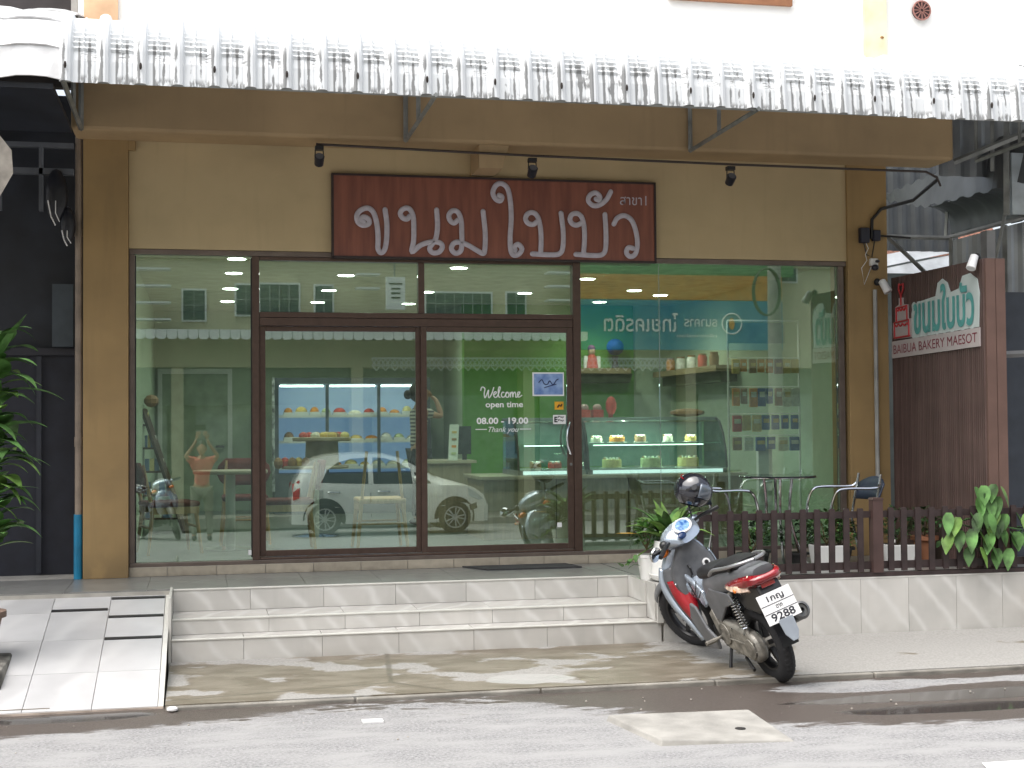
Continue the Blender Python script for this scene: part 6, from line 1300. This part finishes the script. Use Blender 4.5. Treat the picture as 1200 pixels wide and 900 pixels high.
def onside(poly, name, mt, par, s_=1, off=.005, k=1):
    P_ = [];
    for i in range(len(poly)):
        a, b_ = poly[i], poly[(i+1)%len(poly)]
        for j in range(k): P_.append((a[0]+(b_[0]-a[0])*j/k, a[1]+(b_[1]-a[1])*j/k))
    c = (sum(p[0] for p in P_)/len(P_), sum(p[1] for p in P_)/len(P_)); Q_ = [c]+P_; n_ = len(P_)
    vs = [(x, s_*(half(x,z)+off), z) for x,z in Q_]; return MB().add(vs,[(0,i+1,(i+1)%n_+1) for i in range(n_)]).build(name, mt, par, local=True, fix=False)
for s_ in (1,-1):
    onside([(.50,.93),(.62,1.15),(.80,1.28),(1.05,1.345),(1.33,1.36),(1.33,.90)],'side_window',cg,car,s_,.006,3)
    onside([(1.42,.90),(1.42,1.36),(1.62,1.35),(1.88,1.27),(2.10,1.13),(2.12,.89)],'side_window',cg,car,s_,.006,3)
    onside([(2.17,.89),(2.16,1.10),(2.42,.93),(2.44,.89)],'side_window',cg,car,s_,.006,2)
    onside([(.02,.62),(.02,.90),(.14,.98),(.13,.66)],'tail_light',mat('car_lamp_red',(.5,.02,.02),.2),car,s_,.012,2)
    onside([(3.10,.80),(3.26,.72),(3.40,.60),(3.30,.58),(3.12,.66)],'headlight',mat('car_lamp_clear',(.55,.6,.65),.08,.3),car,s_,.010,2)
    onside([(3.12,.50),(3.26,.54),(3.28,.44),(3.15,.40)],'fog_lamp_recess',cg,car,s_,.010,1)
    for x in (1.375,.42): onside([(x,.32),(x-.012,.6),(x-.005,.90),(x+.007,.90),(x,.6),(x+.012,.32)],'door_gap',mat('gap_dark',(.05,.05,.05),.8),car,s_,.004,1)
    onside([(2.16,.32),(2.22,.6),(2.14,.90),(2.15,.90),(2.232,.6),(2.172,.32)],'door_gap',mat('gap_dark',(.05,.05,.05),.8),car,s_,.004,1)
    for x in (.62,1.50): MB().tube([(x,s_*(half(x,.76)+.005),.76),(x+.03,s_*(half(x,.76)+.03),.765),(x+.18,s_*(half(x,.76)+.03),.76),(x+.21,s_*(half(x,.76)+.005),.755)],.014,6).build('door_handle', chrome, car, local=True)
    MB().ell((2.16,s_*.86,.98),(.06,.09,.06),10).build('wing_mirror', cw, car, local=True, smooth=True)
    onside([(.36,.66),(.36,.80),(.54,.80),(.54,.66)],'fuel_flap',mat('flap_grey',(.5,.5,.48),.4),car,s_,.004,1) if s_>0 else None
    for x in (.56,2.86):
        onside([(x+.37*math.cos(R(a)),.29+.37*math.sin(R(a))) for a in range(-14,195,11)],'wheel_arch',mat('arch_dark',(.03,.03,.03),.9),car,s_,.004,1)
        W = Matrix.Translation((x,s_*.66,.29)) @ Matrix.Rotation(R(-90*s_),4,'X')
        ty = MB().lathe([(.19,-.06),(.27,-.06),(.29,-.03),(.29,.10),(.27,.135),(.20,.14),(.19,.12)],32,m=W).build('wheel', rubber, car, local=True, smooth=True)
        rm = MB().lathe([(.19,.10),(.195,.135),(.175,.135),(.165,.09)],28,m=W).lathe([(.05,.10),(.05,.128),(.02,.132)],14,m=W)
        for q in range(5):
            a = q*2*math.pi/5; c_, d_ = math.cos(a), math.sin(a)
            for g_ in (-1,1): rm.tube([(.04*c_-.01*g_*d_,.04*d_+.01*g_*c_,.12),(.18*c_-.04*g_*d_,.18*d_+.04*g_*c_,.122)],.013,5,m=W)
        rm.build('rim', mat('alloy_rim',(.6,.6,.62),.3,.8), ty, local=True); MB().lathe([(.165,.06),(.165,.065)],20,m=W).build('brake_disc', mat('arch_dark',(.03,.03,.03),.9), ty, local=True)
    tail = None
MB().grid([[(2.0,-.52,1.33),(2.0,0,1.345),(2.0,.52,1.33)],[(2.55,-.62,1.03),(2.58,0,1.05),(2.55,.62,1.03)]]).build('windscreen', cg, car, local=True, fix=False)
c1 = copy_tree(moto); c1.location = (-1.0,-13.9,-.20); c1.rotation_euler = (-R(8),0,R(60)); c1['label'] = 'silver scooter parked across the road, mirrored in the left pane'; c1['group'] = 'scooters parked across the road'
c2 = None #; c2.location = (5.75,-13.8,-.22); c2.rotation_euler = (-R(8),0,R(120)); c2['label'] = 'silver scooter parked across the road ahead of the white hatchback'; c2['group'] = 'scooters parked across the road'

ob = thing('opposite_building', 'cream two storey row across the road mirrored in the shop glass', 'building', (5,-18.5,-.2))
oc = mat('opposite_cream', (.62,.56,.40), .85, var=.06, scale=1.5)
MB().box(-14,26,-24,-18.5,3.0,10.5).build('upper_wall', oc, ob); MB().box(-14,26,-24,-19.2,-.2,3.0).build('ground_floor_wall', mat('opposite_grey',(.28,.29,.27),.85), ob)
for k in range(11):
    x = -12+3.8*k; MB().box(x,x+.25,-19.2,-18.55,-.2,3.0).build('pillar', oc, ob)
MB().box(-14,3.4,-18.5,-17.3,3.62,3.72).box(3.4,8.1,-18.5,-17.35,3.60,3.70).build('canopy', mat('canopy_grey',(.35,.36,.35),.7), ob)
sc2 = MB()
for k in range(100): 
    x = -12+.21*k
    if x < 8.0: sc2.add([(x,-17.28,3.72),(x+.2,-17.28,3.72),(x+.2,-17.28,3.56),(x+.15,-17.28,3.52),(x+.05,-17.28,3.52),(x,-17.28,3.56)],[(0,1,2,3,4,5)])
o = sc2.build('scalloped_edge', white_p, ob, fix=False); md = o.modifiers.new('thick','SOLIDIFY'); md.thickness = .02
lace = MB()
for k in range(34):
    x = 3.61+.2*k; lace.box(x,x+.2,-18.32,-18.30,3.17,3.21)
    for a,b_ in (((0,3.17),(.1,3.02)),((.1,3.02),(.2,3.17)),((0,3.02),(.1,3.17)),((.1,3.17),(.2,3.02)),((0,3.03),(.2,3.03)),((.02,3.02),(.1,2.92)),((.1,2.92),(.18,3.02))): lace.tube([(x+a[0],-18.31,a[1]),(x+b_[0],-18.31,b_[1])],.014,4)
lace.build('lace_fascia', white_p, ob)
wd_ = mat('opposite_window', (.06,.09,.10), .25)
for (x0,x1,z0,z1) in ((-.35,.09,4.0,4.62),(1.25,2.06,4.15,4.77),(.75,1.15,4.12,4.75),(2.42,2.78,4.16,4.75),(4.83,6.27,4.17,4.63),(6.64,7.04,4.18,4.65),(-4.4,-3.6,4.1,4.8),(9.2,10.2,5.3,6.3),(12.5,13.5,5.0,6)):
    wf = MB().box(x0-.04,x1+.04,-18.5,-18.46,z0-.04,z1+.04).build('window_frame', white_p, ob); MB().box(x0,x1,-18.46,-18.45,z0,z1).build('pane', wd_, wf)
    nb_ = max(2,int((x1-x0)/.2)); g_ = MB()
    for k in range(1,nb_): g_.box(x0+(x1-x0)*k/nb_-.008,x0+(x1-x0)*k/nb_+.008,-18.45,-18.43,z0,z1)
    g_.box(x0,x1,-18.45,-18.43,(z0+z1)/2-.008,(z0+z1)/2+.008).build('window_bars', mat('bars_pale',(.4,.42,.42),.5), wf)
for (x0,x1,zs) in ((-1.3,-.6,(5.0,4.65,4.3,3.95)),(7.45,8.0,(5.05,4.75,4.44)),(3.25,3.75,(4.95,4.65))):
    for z in zs: MB().box(x0,x1,-18.3,-17.9,z,z+.035).build('sunshade_blade', white_p, ob)
for z,p_ in ((5.3,1),(7.4,1)): MB().box(-14,26,-18.55,-18.42,z,z+.12).build('string_course', mat('course_tan',(.45,.40,.28),.8), ob)
MB().box(-14,3.4,-18.9,-18.7,2.2,3.0).build('roller_box', mat('opposite_dark',(.16,.17,.16),.8), ob)
for k in range(7):
    x = -11.5+3.8*k; MB().box(x,x+3.2,-19.18,-19.1,-.2,2.4).build('shutter', mat('shutter_grey',(.34,.37,.36),.6), ob)
MB().box(-.4,4.6,-16.9,-15.8,-.22,-.03).build('far_kerb', km, None); tag(bpy.data.objects['far_kerb'], kind='structure')
bk_ = thing('bank_fascia', 'blue and orange bank signboard across the road, its white name mirrored in the right pane', 'sign', (10.5,-18,3.4))
MB().box(8.2,12.95,-18.2,-18.0,3.38,4.49).build('blue_panel', mat('bank_blue',(.02,.18,.36),.5,c2=(.03,.28,.34),scale=.5), bk_); MB().box(8.2,12.95,-18.2,-18.01,4.50,5.06).build('orange_panel', mat('bank_orange',(.60,.27,.05),.5), bk_)
MB().box(8.1,13.3,-18.3,-18.15,5.07,5.6).build('green_panel', mat('bank_green',(.08,.25,.10),.6), bk_)
def rtext(s, xleft, z, w_, h_):     # reads normally when you face the bank from the shop: runs towards -x
    t_ = text_mb(s, w_, h_, off=.012); t_.v = [(xleft-v[0], -17.985, z+v[2]) for v in t_.v]; t_.build('lettering', white_p, bk_, fix=False)
rtext('ธนาคาร', 11.37, 3.90, .78, .17); rtext('ไทยเครดิต', 10.45, 3.78, 1.73, .42); rtext('เพื่อรายย่อย', 11.36, 3.66, .95, .08)
MB().tube([(11.72+.23*math.cos(a),-17.985,3.97+.23*math.sin(a)) for a in [R(12*k) for k in range(31)]],.018,5).build('logo_ring', white_p, bk_); MB().ell((11.72,-17.985,3.97),(.07,.01,.14),10).build('logo_mark', mat('logo_orange',(.75,.35,.05),.5), bk_)
pole = thing('utility_pole', 'round concrete utility pole with coiled cables across the road', 'pole', (12.0,-16.2,-.2))
MB().tube([(12.0,-16.2,-.2),(12.0,-16.2,8.5)],[.17,.13],14).build('shaft', mat('pole_concrete',(.35,.34,.31),.9), pole, smooth=True)
for k in range(4): MB().tube([(12.0+.3*math.cos(a)-.3,-15.95+.03*k,4.5+.5*math.sin(a)) for a in [R(20*j) for j in range(19)]],.02,5).build('cable_coil', mat('cable_green',(.05,.09,.05),.7), pole)
yb = MB().box(3.62,4.0,-16.0,-15.9,4.05,4.7).build('hanging_sign', white_p, None); tag(yb,'pale hanging shop sign with dark lettering across the road','sign'); MB().tube([(3.8,-16,4.7),(3.8,-16,5.6),(3.8,-18.4,5.6)],.02,5).build('sign_arm', steel, yb)
MB().box(3.68,3.94,-15.899,-15.89,4.55,4.58).box(3.72,3.90,-15.899,-15.89,4.45,4.48).box(3.72,3.90,-15.899,-15.89,4.36,4.39).box(3.72,3.90,-15.899,-15.89,4.27,4.30).build('mark', black, yb)
for x in (-30,27):
    t = tag(MB().box(x,x+12,-24,-18.6,-.2,9).build('street_building', oc), 'plain cream building at the %s end of the far row' % ('west' if x<0 else 'east'), 'building')
